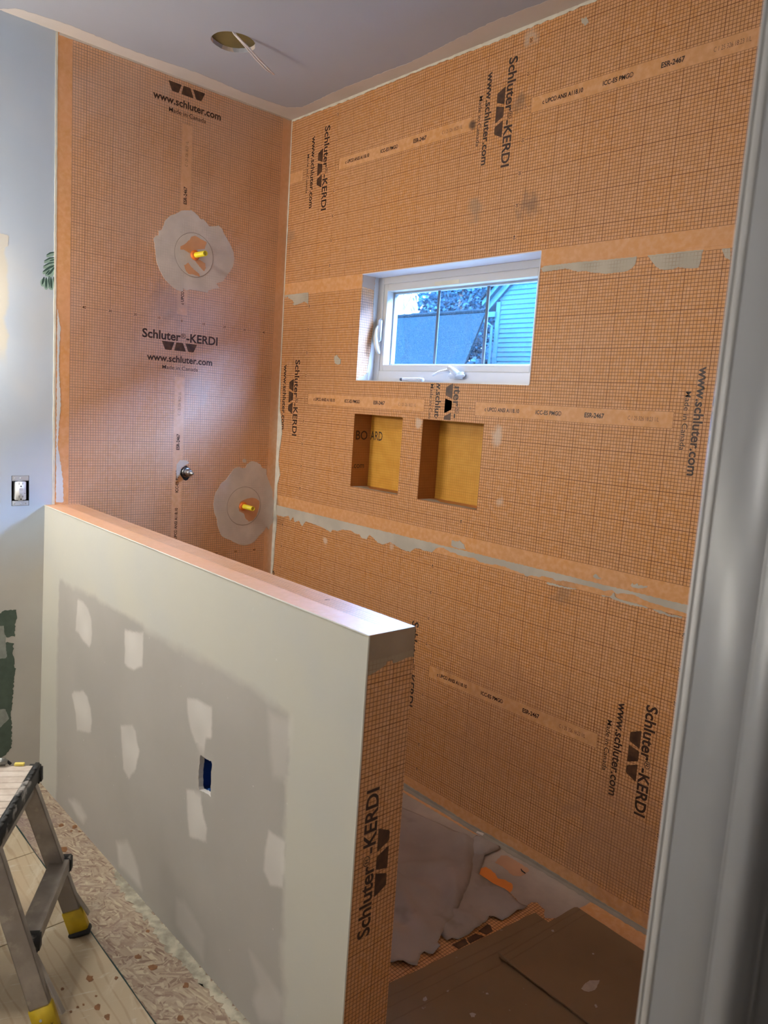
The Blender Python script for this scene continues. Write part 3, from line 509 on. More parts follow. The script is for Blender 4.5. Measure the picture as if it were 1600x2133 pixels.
fs = Frame((x0 + .0008, 0.0, 1.333), (0, 1, 0), (0, 0, -1), (1, 0, 0))
put_text(mb, fs, 'BO', .012, 0, .062, .036, .006, 0); put_text(mb, fs, '.com', .004, .119, .062, .024, .004, 0)
mb.build('printed_lettering', MATS['ink'], wb_)
mb = MB(); fs = Frame((x0, .0915, 1.334), (1, 0, 0), (0, 0, -1), (0, -1, 0)); put_text(mb, fs, 'ARD', .002, 0, .074, .036, .006, .0); mb.build('printed_lettering', MATS['ink'], wb_)

# ---- mortar, thinset smears (thin skims with their own outline)
E0 = .0040
edge = D['mortar_edge']; xs = [p for p in edge]
band = [(0.0, .985)] + [(XR, .985), (XR, .938), (2.2, .940)] + list(reversed([p for p in xs if p[0] > .02])) + [(0.0, .952)]
patch('mortar_smear', 1, 0, -1, band, .0018, th_plain, wb_, .005, .0012)
for n in ('sm1', 'sm2', 'sm3', 'sm4', 'sm5', 'sm6'): patch('mortar_smear', 1, 0, -1, D[n], .0036, th_plain, wb_, .004, .0015)
for n in ('w1a', 'w1b', 'w1c', 'w1d'):
    P = [(a, min(b, 1.9455)) for a, b in D[n]]
    patch('mortar_smear', 1, 0, -1, P, .0029, th_b1, wb_, .005, .0010)
for n in ('smg1', 'smg2'): patch('mortar_smear', 1, 0, -1, D[n], .0040, th_b1, wb_, .004, .002)
cz = sorted(D['caulk'], key=lambda p: p[1]); ca = [(0.0, .0)] + [(.014, 0.0), (.012, .3), (.016, .5)] + [(max(.006, x * (.38 if z > 1.45 else .8)), z) for x, z in cz] + [(.004, CEIL), (0.0, CEIL)]
patch('corner_caulk', 1, 0, -1, ca, .0044, m_caulk, wb_, .01, .0012)
patch('corner_caulk', 0, 0, 1, [(-.003, 0), (0, 0), (0, 2.69), (-.003, 2.69)], .0030, m_caulk, wl, .02, .0006)
patch('floor_mortar', 1, 0, -1, [(0, -.01), (XR, -.01), (XR, .007), (2.0, .004), (1.6, .012), (1.3, .006), (1.0, .014), (.5, .006), (0, .01)], .005, th_grey, wb_, .01, .0015)
patch('edge_compound', 1, 0, -1, [(0, 2.689), (.4, 2.686), (.8, 2.690), (1.2, 2.684), (1.5, 2.688), (2.0, 2.684), (XR, 2.687), (XR, CEIL), (0, CEIL)], .0046, m_caulk, wb_, .012, .0022)
patch('edge_compound', 0, 0, 1, [(-1.0, 2.688), (-.7, 2.691), (-.3, 2.690), (0, 2.692), (0, CEIL), (-1.0, CEIL)], .0026, m_mudline, wl, .012, .0012)
for n, m in (('blob1', th_left), ('blob2', th_left), ('blob2s', th_left), ('smear_v', th_left)): patch('thinset_smear', 0, 0, 1, D[n], .0027, m, wl, .004, .0012)
patch('edge_compound', 0, 0, 1, [(-1.012, 0), (-1.0045, 0), (-1.0045, CEIL), (-1.012, CEIL)], .0026, m_caulk, wl, .02, .0008)
patch('edge_compound', 0, 0, 1, [(-1.0, 1.03), (-.972, 1.03), (-.975, 1.12), (-.995, 1.25), (-.985, 1.4), (-.993, 1.55), (-.988, 1.68), (-1.0, 1.75)], .0024, plain('skim_white', (.62, .62, .62), .7), wl, .006, .0015)
# board painted green and patches on the left wall, low
m_green = plain('green_board', (0.075, 0.105, 0.08), .85, var=.1, scale=30)
m_gl = plain('green_board_mud', (0.27, 0.29, 0.26), .8, var=.12, scale=40)
gp = [(-2.4, .60), (-1.9, .62), (-1.6, .61), (-1.4, .63)] + [p for p in D['green']] + [(-1.5, .04), (-2.4, .06)]
patch('bare_green_board', 0, 0, 1, gp, .0008, m_green, wl, .006, .003)
for n in ('gl1', 'gl2'): patch('compound_patch', 0, 0, 1, D[n], .0014, m_gl, wl, .006, .001)
m_mp = plain('wall_compound', (0.56, 0.54, 0.49), .75, var=.04, scale=8)
patch('compound_patch', 0, 0, 1, [(-1.195, 1.98), (-1.165, 1.975), (-1.168, 1.94), (-1.19, 1.925), (-1.3, 1.93), (-1.3, 1.98)], .0008, m_mp, wl, .006, .002)
# painted palm frond left on the wall
m_fr = [plain('frond_dark', (0.03, 0.075, 0.06), .7), plain('frond_pale', (0.27, 0.40, 0.33), .7, var=.15, scale=40)]
fm = MB(); fpale = MB(); f0 = axmap(0, 0, 1)
for i in range(12):
    P = D['fr%d' % i]; w = .0022 if i not in (3, 5, 6, 7, 9) else .0036; K = []
    for a, b in zip(P[:-1], P[1:]):
        for k in range(5): K.append((a[0] + (b[0] - a[0]) * k / 5, a[1] + (b[1] - a[1]) * k / 5))
    K.append(P[-1]); n = len(K); L = []; R_ = []
    for k, (y, z) in enumerate(K):
        a = K[max(0, k - 1)]; b = K[min(n - 1, k + 1)]; dx, dz = b[0] - a[0], b[1] - a[1]; l = math.hypot(dx, dz) or 1
        ww = w * math.sin(math.pi * (.12 + .8 * k / (n - 1))) + .0003
        L.append((y - dz / l * ww, z + dx / l * ww)); R_.append((y + dz / l * ww, z - dx / l * ww))
    def wid(Q, s): return [(q[0], q[1]) for q in Q]
    V = [f0(a, b, .0009) for a, b in L] + [f0(a, b, .0009) for a, b in R_]
    fm.add(V, [(k, k + 1, k + 1 + n, k + n) for k in range(n - 1)])
    V = [f0(K[k][0] + (L[k][0] - K[k][0]) * 2.6, K[k][1] + (L[k][1] - K[k][1]) * 2.6 - .006, .0006 + .00002 * i) for k in range(n)] + [f0(K[k][0] + (R_[k][0] - K[k][0]) * 2.6, K[k][1] + (R_[k][1] - K[k][1]) * 2.6 - .006, .0006 + .00002 * i) for k in range(n)]
    fpale.add(V, [(k, k + 1, k + 1 + n, k + n) for k in range(n - 1)])
fm.build('painted_frond', m_fr[0], wl, label='dark green painted palm frond strokes'); fpale.build('painted_frond', m_fr[1], wl, label='pale green painted frond highlights')

# ---- ceiling with the round cut-out
HC = (.4285, -.5565); HR = .0765
g_ = .12; us = (HC[0] - g_, HC[0] + g_); vs2 = (HC[1] - g_, HC[1] + g_)
ce = slab('ceiling', 2, CEIL, -1, -.05, 4.3, -3.05, .05, .014, [(us[0], us[1], vs2[0], vs2[1])], m_ceiling, kind='structure', label='grey painted ceiling')
N = 48; V = []; F = []
for i in range(N):
    a = 2 * math.pi * i / N; cx, cy = math.cos(a), math.sin(a); r = HR + .0012 * math.sin(5 * a) + _rng.uniform(-.0008, .0008)
    s = g_ / max(abs(cx), abs(cy)); V += [(HC[0] + cx * s, HC[1] + cy * s, CEIL), (HC[0] + cx * r, HC[1] + cy * r, CEIL), (HC[0] + cx * (r - .001), HC[1] + cy * (r - .001), CEIL + .014)]
for i in range(N):
    j = (i + 1) % N; F += [(3 * i, 3 * j, 3 * j + 1, 3 * i + 1), (3 * i + 1, 3 * j + 1, 3 * j + 2, 3 * i + 2)]
for c in ((1, 1), (-1, 1), (-1, -1), (1, -1)): pass
mk('cutout_surround', V, F, [m_ceiling], ce)
rim = MB(); rim.tube([(HC[0], HC[1], CEIL - .0002), (HC[0], HC[1], CEIL + .0138)], [HR + .0002, HR - .0004], 48, cap=False); rim.build('cutout_rim', plain('gypsum_edge', (.68, .58, .50), .9), ce)
m_cav = plain('joist_wood', (0.12, 0.085, 0.022), .8, var=.3, scale=10)
cv = MB(); cv.box((us[0], vs2[0], CEIL + .014), (us[1], vs2[1], CEIL + .20)); cv.build('ceiling_cavity', m_cav, ce)
mud = plain('ceiling_mud', (0.56, 0.50, 0.45), .8, var=.05, scale=5)
patch('compound_band', 2, CEIL, -1, [(0, 0), (XR, 0), (XR, -.075), (2.1, -.085), (1.6, -.07), (1.2, -.09), (.8, -.06), (.45, -.075), (.16, -.06), (.10, -.10), (.085, -.3), (.10, -.5), (.075, -.75), (.085, -1.0), (.06, -1.15), (0, -1.2)], .0006, mud, ce, .012, .003)

# ---- remaining room: front wall, right partition with the doorway, hall
slab('wall_front', 1, -2.95, 1, -.1, 4.3, -.1, 2.75, .12, [], m_hall, kind='structure', label='wall behind the bathroom floor')
pw = slab('wall_right', 0, XR, -1, -2.95, 0.0, -.1, 2.75, .102, [(-2.13, YD + .018, -.1, 2.06)], m_hall, kind='structure', label='right partition with the doorway')
slab('wall_hall', 0, 4.2, -1, -2.95, .1, -.1, 2.75, .1, [], m_hall, kind='structure', label='hall wall behind the camera')
slab('wall_hall_end', 1, 0.0, -1, XR + .1, 4.2, -.1, 2.75, .1, [], m_hall, kind='structure', label='hall end wall')
tr = empty('trim_1', (2.66, YD, 0), kind='structure', label='white painted door casing and jamb at the right edge')
b = MB(); b.bbox((2.6165, YD, FZ), (2.728, YD + .018, 2.04), .003, seg=3); b.build('door_jamb', m_trim, tr, True)
b = MB(); b.bbox((2.672, YD - .012, FZ), (2.716, YD, 2.03), .0085, seg=5); b.build('door_stop', m_trim, tr, True)
b = MB()
prof = [(2.6195, .004), (2.6195, .078), (2.604, .078), (2.6010, .070), (2.6010, .014)] + [(2.6065 - .0055 * math.cos(a), .013 - .0075 * math.sin(a)) for a in np.linspace(.15, 1.5, 7)] + [(2.6074, .0060)] + [(2.6170 - .0095 * math.cos(a), .0085 - .0070 * math.sin(a)) for a in np.linspace(.2, 1.57, 8)]
V = [(x, YD + y, z) for z in (FZ, 2.10) for x, y in prof]; n = len(prof); F = [tuple(reversed(range(n))), tuple(range(n, 2 * n))] + [(i, (i + 1) % n, (i + 1) % n + n, i + n) for i in range(n)]
b.add(V, F).build('door_casing', plain('casing_paint_lit', (.42, .41, .395), .4, var=.03), tr, True)  # lighter than the jamb paint: brightening from the left put into the colour
b = MB(); b.bbox((2.7225, YD + .004, FZ), (2.738, YD + .078, 2.1), .003); b.build('door_casing', m_trim, tr)

# ------------------------------------------------------------------ half wall
XE = 1.865; YN = -1.04; YF = -.912; ZT = 1.0205
hw = MB(); hw.box((0, YN + .0135, FZ - .02), (XE - .001, YF - .001, ZT - .001))
m_stud = plain('half_wall_core', (.45, .4, .33), .8)
hwl = slab('wall_middle', 1, YN + .0135, -1, 0.0, XE - .001, FZ - .02, ZT - .001, .113, [(1.205, 1.30, .395, .535)], m_stud, kind='structure', label='low half wall between bathroom and shower')
# near face with feathered joint compound (vertex attribute = where compound was trowelled)
def sdf(P, X, Y):
    P = np.array(P); n = len(P); d = np.full(X.shape, 1e9); ins = np.zeros(X.shape, bool)
    for i in range(n):
        a = P[i]; b = P[(i + 1) % n]; e = b - a; wx = X - a[0]; wy = Y - a[1]
        t = np.clip((wx * e[0] + wy * e[1]) / (e @ e + 1e-12), 0, 1); d = np.minimum(d, np.hypot(wx - e[0] * t, wy - e[1] * t))
        c = ((a[1] > Y) != (b[1] > Y)) & (X < (b[0] - a[0]) * (Y - a[1]) / (b[1] - a[1] + 1e-12) + a[0]); ins ^= c
    return np.where(ins, -d, d)
nx, nz = 320, 190; gx = np.linspace(0, XE, nx); gz = np.linspace(FZ - .005, ZT, nz)
GX, GZ = np.meshgrid(gx, gz)
rs = np.random.RandomState(5)
def smooth_noise(X, Y, s, seed):
    r = np.random.RandomState(seed); G = r.rand(80, 80); u = (X * s) % 78; v = (Y * s + 20) % 78; i = u.astype(int); j = v.astype(int); fu = u - i; fv = v - j; fu = fu * fu * (3 - 2 * fu); fv = fv * fv * (3 - 2 * fv)
    return (G[i, j] * (1 - fu) + G[i + 1, j] * fu) * (1 - fv) + (G[i, j + 1] * (1 - fu) + G[i + 1, j + 1] * fu) * fv
nz1 = (smooth_noise(GX, GZ, 30, 1) - .5) * .010 + (smooth_noise(GX, GZ, 110, 2) - .5) * .005
gpts = [p for p in D['hgrey']]
gpts = [(gpts[0][0], FZ - .2)] + gpts[:-2] + [(1.667, FZ - .2)]
dg = -sdf(gpts, GX, GZ) + nz1                      # positive inside the bare grey paper
feather = .010 + .030 * smooth_noise(GX, GZ, 6, 9)
border = np.clip(.5 - dg / feather, 0, 1)
spots = np.zeros_like(GX)
for i in range(1, 13):
    a = .45 if i in (8, 9, 10) else .95
    dd = sdf(D['hs%d' % i], GX, GZ) + nz1 * .5; fe = .004 if i < 8 else .012
    spots = np.maximum(spots, a * np.clip(.5 - dd / (2 * fe), 0, 1) * (.55 + .45 * smooth_noise(GX, GZ, 14, 30 + i)))
def near_y(z, x): t = max(0.0, min(1.0, (ZT - z) / (ZT - FZ))); return YN - t * (.016 - .018 * min(1, x / 1.5))
V = []; idx = -np.ones((nz, nx), int); HB = (1.20, 1.305, .392, .54)
inb = (GX > HB[0]) & (GX < HB[1]) & (GZ > HB[2]) & (GZ < HB[3])
colB = []; colS = []
for j in range(nz):
    for i in range(nx):
        if inb[j, i]: continue
        idx[j, i] = len(V); V.append((gx[i], near_y(gz[j], gx[i]), gz[j])); colB.append(border[j, i]); colS.append(spots[j, i])
F = []; used = set()
for j in range(nz - 1):
    for i in range(nx - 1):
        q = (idx[j, i], idx[j, i + 1], idx[j + 1, i + 1], idx[j + 1, i])
        if min(q) >= 0: F.append(q)
# jagged opening: triangulate between the grid hole and the torn outline
ii = np.where(inb.any(0))[0]; jj = np.where(inb.any(1))[0]; i0, i1, j0, j1 = ii[0] - 1, ii[-1] + 1, jj[0] - 1, jj[-1] + 1
loop = [(j0, i) for i in range(i0, i1)] + [(j, i1) for j in range(j0, j1)] + [(j1, i) for i in range(i1, i0, -1)] + [(j, i0) for j in range(j1, j0, -1)]
lp = [idx[j, i] for j, i in loop]; hole = rough_edge(D['boxhole'], .006, .0016)
co2 = [Vector((V[k][0], V[k][2])) for k in lp] + [Vector(h) for h in hole]; n1 = len(lp); n2 = len(hole)
ed = [(i, (i + 1) % n1) for i in range(n1)] + [(n1 + i, n1 + (i + 1) % n2) for i in range(n2)]
r = delaunay_2d_cdt(co2, ed, [], 0, 1e-6)
base = len(V); remap = {}
for vi_, v in enumerate(r[0]):
    o = r[3][vi_]; src = o[0] if o else None
    if src is not None and src < n1: remap[vi_] = lp[src]
    else: remap[vi_] = len(V); V.append((v.x, near_y(v.y, v.x), v.y)); colB.append(0.0); colS.append(.1)
hp = np.array(hole); rx0, rx1, rz0, rz1 = gx[i0], gx[i1], gz[j0], gz[j1]
nb = len(V)
for t in r[2]:
    c = sum((r[0][k] for k in t), Vector((0, 0))) / 3
    if sdf(hole, np.array([c.x]), np.array([c.y]))[0] > 0 and rx0 < c.x < rx1 and rz0 < c.y < rz1: F.append(tuple(remap[k] for k in t))
hb_ = len(V)
for h in hole: V.append((h[0], near_y(h[1], h[0]), h[1])); colB.append(0); colS.append(1)
for h in hole: V.append((h[0], YN + .0135, h[1])); colB.append(0); colS.append(1)
F += [(hb_ + i, hb_ + (i + 1) % n2, hb_ + n2 + (i + 1) % n2, hb_ + n2 + i) for i in range(n2)]
g = NT('bare_drywall'); at = g.n('ShaderNodeAttribute', attribute_name='compound'); sp = g.n('ShaderNodeSeparateColor'); g.l(at.outputs['Color'], sp.inputs[0])
paper = g.mix(g.ramp(g.noise(2.5, 4), .35, .7), (0.385, 0.362, 0.325), (0.43, 0.405, 0.365))
bord = g.mix(g.ramp(g.noise(4, 4), .35, .7), (0.545, 0.53, 0.455), (0.52, 0.515, 0.465))
c = g.mix(sp.outputs[0], paper, bord); c = g.mix(sp.outputs[1], c, (0.66, 0.63, 0.58)); spk = g.ramp(g.noise(70, 2), .74, .78)
c = g.mix(g.math('MULTIPLY', spk, .35), c, (.75, .73, .7)); g.base(c, .62, 0, .3); g.bump(g.noise(160, 4), .12, .001); MATS['bare_drywall'] = g.m
fo = mk('drywall_face', V, F, g.m, hwl)
ca_ = fo.data.color_attributes.new('compound', 'FLOAT_COLOR', 'POINT')
arr = np.ones((len(V), 4), np.float32); arr[:, 0] = colB; arr[:, 1] = colS; arr[:, 2] = 0; ca_.data.foreach_set('color', arr.ravel())
bm = bmesh.new(); bm.from_mesh(fo.data); bmesh.ops.recalc_face_normals(bm, faces=bm.faces[:])
bm.to_mesh(fo.data); bm.free()
# end face, top and shower-side membranes
b = MB(); b.box((XE - .001, YN - .001, ZT - .062), (XE + .0012, YF, ZT)); b.build('membrane_band', MATS['plain_band'] if False else th_end, hwl)
fe = mk('membrane_sheet', [(XE + .0006, YN, 0.4), (XE + .0006, YF, 0.4), (XE + .0006, YF, ZT - .05), (XE + .0006, YN, ZT - .05), (XE + .0006, YN - .004, FZ), (XE + .0006, YF, FZ)], [(0, 1, 2, 3), (4, 5, 1, 0)], m_end, hwl)
patch('thinset_smear', 0, XE, 1, [(YN, .96), (YN, .938), (-1.02, .941), (-1.0, .948), (-.99, .951), (-.988, .960), (-.972, .962), (-.970, .951), (-.955, .952), (-.940, .955), (-.925, .957), (YF, .955), (YF, .965), (YF, .97), (YN, .97)], .0018, thinset('thinset_thin', FR_E, (0.37, 0.275, 0.175), .8), hwl, .004, .0008)
ff = Frame((XE + .0007, -1.067, .518), (0, 0, 1), (0, 1, 0), (1, 0, 0))
print_sheet(ff, fe, parts=('schl', 'logo', 'www'), clip=lambda p: p.y < YF - .001)
ts = mk('membrane_sheet', [(0.002, YN, ZT), (XE, YN, ZT), (XE, YF, ZT), (0.002, YF, ZT), (XE, YF, 0), (0.002, YF, 0)], [(0, 1, 2, 3), (3, 2, 4, 5)], m_top, hwl)
b = MB(); b.box((.002, YN - .0012, ZT), (XE + .001, YN + .060, ZT + .0009)); b.build('membrane_band', MATS['plain_band_gloss'], hwl)
b = MB(); b.tube([(0, YN - .0005, ZT - .001), (XE, YN - .0005, ZT - .001)], .0022, 6); b.tube([(XE, YN - .0005, ZT), (XE, YN - .002, .5), (XE, YN - .004, FZ)], .0022, 6); b.build('corner_bead', plain('metal_bead', (.62, .60, .52), .5), hwl)
mb = MB(); ft = Frame((1.607, -.945, ZT + .0002), (0, 1, 0), (-1, 0, 0), (0, 0, 1)); put_text(mb, ft, '40', 0, .004, None, .009, .01, .0002, center=True); mb.build('printed_lettering', MATS['ink'], hwl)
# electrical box in the half wall
eb = empty('electrical_box', (1.25, YN, .46), label='blue plastic electrical box in the torn opening of the half wall', cat='electrical box')
m_blue = plain('blue_plastic', (0.012, 0.05, 0.22), .35, var=.1)
b = MB(); x0, x1, z0, z1, y0, y1, t = 1.212, 1.290, .408, .528, YN + .012, YN + .085, .003
b.box((x0, y0, z0), (x0 + t, y1, z1)); b.box((x1 - t, y0, z0), (x1, y1, z1)); b.box((x0, y0, z0), (x1, y1, z0 + t)); b.box((x0, y0, z1 - t), (x1, y1, z1)); b.box((x0, y1 - t, z0), (x1, y1, z1)); b.build('box_shell', m_blue, eb)
b = MB(); b.tube([(1.252, y0 + .002, z0 + .012), (1.252, y0 + .03, z0 + .012)], .005, 12); b.box((1.236, y0 + .002, z0 + .003), (1.268, y0 + .02, z0 + .008)); b.build('screw_boss', plain('blue_light', (.03, .12, .36), .35), eb)
b = MB(); b.box((1.215, y1 - .03, .475), (1.28, y1 - .004, .4775)); b.build('rib', m_blue, eb)

# ------------------------------------------------------------------ floors
g = NT('osb'); cols = []
for k, (rz, sx_, sy_) in enumerate(((.2, 22, 130), (1.25, 26, 150), (2.2, 20, 120), (2.9, 34, 190))):
    vo = g.n('ShaderNodeTexVoronoi'); g.l(g.mapped((sx_, sy_, 30), (0, 0, rz)), vo.inputs['Vector']); vo.inputs['Scale'].default_value = 1.0
    s_ = g.n('ShaderNodeSeparateColor'); g.l(vo.outputs['Color'], s_.inputs[0]); cols.append((s_.outputs[0], vo.outputs['Distance']))
n1 = g.ramp(g.noise(42, 2), .46, .54); n2 = g.ramp(g.noise(50, 2, g.mapped((1, 1, 1), (0, 0, 1.1))), .46, .54); n3 = g.ramp(g.noise(19, 2), .5, .56)
v = g.mix(n1, cols[0][0], cols[1][0]); v = g.mix(n2, v, cols[2][0]); v = g.mix(n3, v, cols[3][0])
sp = g.n('ShaderNodeSeparateColor'); g.l(v, sp.inputs[0]); v = sp.outputs[0]
rp = g.n('ShaderNodeValToRGB'); g.l(v, rp.inputs[0]); e = rp.color_ramp.elements; e[0].position = 0; e[0].color = (.21, .135, .10, 1); e[1].position = 1; e[1].color = (.50, .42, .29, 1)
for p_, c_ in ((.2, (.29, .21, .155)), (.5, (.36, .28, .20)), (.8, (.42, .335, .24))): x = e.new(p_); x.color = (*c_, 1)
c = g.mix(g.math('MULTIPLY', g.ramp(g.noise(7, 3), .5, .75), .55), rp.outputs[0], (.20, .14, .15)); c = g.mix(g.math('MULTIPLY', g.ramp(g.noise(11, 4), .55, .8), .5), c, (.50, .42, .33))
g.base(c, .6, 0, .35); g.bump(v, .6, .003); MATS['osb'] = g.m
g = NT('plywood'); wv = g.n('ShaderNodeTexWave', wave_type='BANDS', bands_direction='Y'); g.l(g.mapped((.2, 1, 1)), wv.inputs['Vector']); wv.inputs['Scale'].default_value = 11; wv.inputs['Distortion'].default_value = 16; wv.inputs['Detail'].default_value = 3; wv.inputs['Detail Scale'].default_value = .55
c = g.mix(g.ramp(wv.outputs[1], .0, .16), (0.375, 0.285, 0.185), (0.45, 0.365, 0.25)); c = g.mix(g.math('MULTIPLY', g.ramp(g.noise(5, 4), .4, .7), .6), c, (0.50, 0.38, 0.25))
c = g.mix(g.math('MULTIPLY', g.ramp(g.noise(7, 5, g.mapped((1, 2.2, 1), (0, 0, .5)), .6, .6), .52, .72), .55), c, (0.60, 0.54, 0.42))
c = g.mix(g.math('MULTIPLY', g.ramp(g.noise(4, 3), .62, .75), .4), c, (.33, .25, .19)); c = g.mix(g.math('MULTIPLY', g.ramp(g.noise(9, 6, g.mapped((.5, 2.5, 1), (0, 0, 1.9)), .7, 1.5), .56, .66), .6), c, (.58, .54, .44)); g.base(c, .5, 0, .4); g.bump(g.noise(80, 4, g.mapped((2, .3, 1))), .25, .0012); MATS['plywood'] = g.m
fl_ = slab('floor', 2, FZ - .006, 1, -.05, 4.3, -3.05, .05, .03, [], plain('subfloor', (.05, .05, .04), .9), kind='structure', label='wooden subfloor')
def slabbox(name, x0, x1, y0, y1, z0, z1, m, parent, **k):
    b = MB(); b.bbox((x0, y0, z0), (x1, y1, z1), .001, seg=1); return b.build(name, m, parent, **k)
slabbox('osb_panel', 0, 4.0, -1.2205, -.95, FZ - .006, FZ, MATS['osb'], fl_)
px = [(.002, .0835), (.0865, .4785), (.4815, .8745), (.8775, 2.095), (2.0975, 4.1)]
for a, b_ in px: slabbox('plywood_sheet', a, b_, -2.94, -1.2265, FZ - .006, FZ + .007, MATS['plywood'], fl_)
b = MB(); b.tube([(x, -1.2235 + .0012 * math.sin(x * 23), FZ + .001 + .001 * math.sin(9 * x)) for x in np.linspace(.01, 2.3, 50)], .0032, 6); b.build('gap_line', plain('green_black', (.012, .04, .037), .4), fl_)  # dark green line along the gap between the floor panels
tray = slab('shower_tray', 2, 0.0, 1, 0.0, XR, -1.30, 0.0, .084, [(-1, XE - .02, -1.4, -.95)], m_tray, fl_, usteps=(XE - .02,), vsteps=(-.95,))
patch('thinset_coat', 2, 0, 1, [(0.002, -.003), (XR, -.003), (XR, -.02), (2.2, -.10), (2.0, -.09), (1.83, -.10), (1.825, -.17), (1.80, -.20), (1.775, -.17), (1.742, -.16), (1.73, -.175), (1.735, -.215), (1.72, -.25), (1.70, -.20), (1.66, -.19), (1.6, -.9), (1.2, -.9), (0.002, -.9)], .0006, th_floor, fl_, .008, .002)
for n, m in (('fo_orange', plain('bright_orange', (.85, .27, .05), .5)), ('fo_peach', plain('peach_mud', (.56, .30, .17), .7))): patch('bare_patch', 2, 0, 1, D[n], .0011, m, fl_, .006, .002)
patch('membrane_band', 2, 0, 1, [p for p in [(1.845, -.022), (2.61, -.022), (2.61, -.125), (1.83, -.125), (1.842, -.06)]], .0010, MATS['plain_band'], fl_, .01, .001)
patch('membrane_band', 2, 0, 1, [(.9, -.024), (1.25, -.022), (1.4, -.026), (1.35, -.034), (1.1, -.038), (.9, -.036)], .0010, MATS['plain_band'], fl_, .01, .002)
patch('floor_mortar', 2, 0, 1, [(0, 0), (XR, 0), (XR, -.022), (2.2, -.018), (2.0, -.024), (1.7, -.018), (1.5, -.026), (1.2, -.02), (.9, -.024), (0, -.022)], .0018, th_grey, fl_, .01, .003)
for n in ('fo_logo1', 'fo_logo2', 'fo_logo3'): patch('printed_emblem', 2, 0, 1, D[n], .0009, MATS['ink_logo'], fl_, .01, 0)
# green-white mud along the half wall foot
patch('compound_drips', 2, FZ, 1, [(.72, -1.058), (.80, -1.075), (.9, -1.082), (1.0, -1.075), (1.15, -1.085), (1.3, -1.07), (1.5, -1.062), (1.86, -1.05), (1.86, -1.036), (.72, -1.045)], .0012, plain('pale_green_mud', (.40, .365, .28), .8, var=.35, scale=25), fl_, .008, .008)
m_brown = plain('brown_drip', (.20, .085, .028), .45, var=.2, scale=60)
rr = random.Random(11)
for px_, py_, r_ in [(0.360, -1.097, 0.011), (0.398, -1.062, 0.012), (0.417, -1.081, 0.006), (0.437, -1.060, 0.006), (0.510, -1.142, 0.017), (1.131, -1.158, 0.010), (1.193, -1.145, 0.0150), (1.306, -1.104, 0.010), (1.394, -1.166, 0.0094), (1.052, -1.093, 0.0064), (1.137, -1.294, 0.0114), (1.242, -1.316, 0.0100), (1.286, -1.309, 0.0106), (1.212, -1.354, 0.0042), (1.213, -1.340, 0.0036), (1.216, -1.373, 0.0042), (1.178, -1.240, 0.0058), (1.130, -1.363, 0.0050), (1.205, -1.305, 0.0036)]:
    zf = FZ if py_ > -1.2235 else FZ + .007
    P = [(px_ + r_ * (1 + rr.uniform(-.3, .3)) * math.cos(a), py_ + r_ * (.75 + rr.uniform(-.25, .25)) * math.sin(a)) for a in np.linspace(0, 2 * math.pi, 11)[:-1]]
    patch('glue_spot', 2, zf, 1, P, .0007, m_brown, fl_, .01, .0005)

# ------------------------------------------------------------------ window
wn = empty('window_1', (.98, .1, 1.57), kind='structure', label='small white awning window with two muntins')
def ring(mb, o, i, y0, y1, r=.0015):
    x0, x1, z0, z1 = o; a0, a1, c0, c1 = i
    mb.bbox((x0, y0, z0), (a0, y1, z1), r, seg=1); mb.bbox((a1, y0, z0), (x1, y1, z1), r, seg=1); mb.bbox((a0, y0, c1), (a1, y1, z1), r, seg=1); mb.bbox((a0, y0, z0), (a1, y1, c0), r, seg=1)
b = MB(); ring(b, (WIN[0] + .0005, WIN[1] - .0005, WIN[2] + .0005, WIN[3] - .0005), (.577, 1.357, 1.620, 1.965), .088, .168); b.build('window_frame', m_white, wn)
b = MB(); ring(b, (.5765, 1.3575, 1.6195, 1.9655), (.597, 1.338, 1.6445, 1.9375), .0925, .15, .001); b.build('sash_stop', m_white, wn)
b = MB(); ring(b, (.590, 1.345, 1.638, 1.944), (.6045, 1.331, 1.651, 1.930), .128, .150, .001); b.build('sash', plain('sash_vinyl', (.30, .34, .38), .5, spec=.2), wn)
for x in (.843, 1.089): b = MB(); b.bbox((x - .0065, .1375, 1.651), (x + .0065, .1425, 1.931), .001, seg=1); b.build('muntin', plain('muntin_grey', (.10, .13, .17), .5, spec=.2), wn)
b = MB(); b.box((.86, .0918, 1.940), (.985, .0925, 1.9545)); b.build('maker_sticker', plain('sticker', (.62, .58, .46), .5), wn)
g = NT('window_glass'); tb = g.n('ShaderNodeBsdfTransparent'); gl = g.n('ShaderNodeBsdfGlossy'); gl.inputs['Roughness'].default_value = .02; fr_ = g.n('ShaderNodeFresnel'); fr_.inputs[0].default_value = 1.4
mxs = g.n('ShaderNodeMixShader'); g.l(fr_.outputs[0], mxs.inputs[0]); g.l(tb.outputs[0], mxs.inputs[1]); g.l(gl.outputs[0], mxs.inputs[2]); g.l(mxs.outputs[0], g.out.inputs[0]); tb.inputs[0].default_value = (.93, .97, .98, 1); MATS['glass'] = g.m
mk('pane', [(.603, .1400, 1.65), (1.332, .1400, 1.65), (1.332, .1400, 1.932), (.603, .1400, 1.932)], [(0, 1, 2, 3)], MATS['glass'], wn)
g = NT('insect_screen'); tb = g.n('ShaderNodeBsdfTransparent'); df = g.n('ShaderNodeBsdfDiffuse'); df.inputs[0].default_value = (.12, .13, .14, 1)
mxs = g.n('ShaderNodeMixShader'); g.l(g.ramp(g.noise(420, 2), .38, .66), mxs.inputs[0]); sc_ = g.math('MULTIPLY_ADD', g.ramp(g.noise(260, 2), .38, .66), .36, .03); g.l(sc_, mxs.inputs[0])
g.l(tb.outputs[0], mxs.inputs[1]); g.l(df.outputs[0], mxs.inputs[2]); g.l(mxs.outputs[0], g.out.inputs[0]); MATS['screen'] = g.m
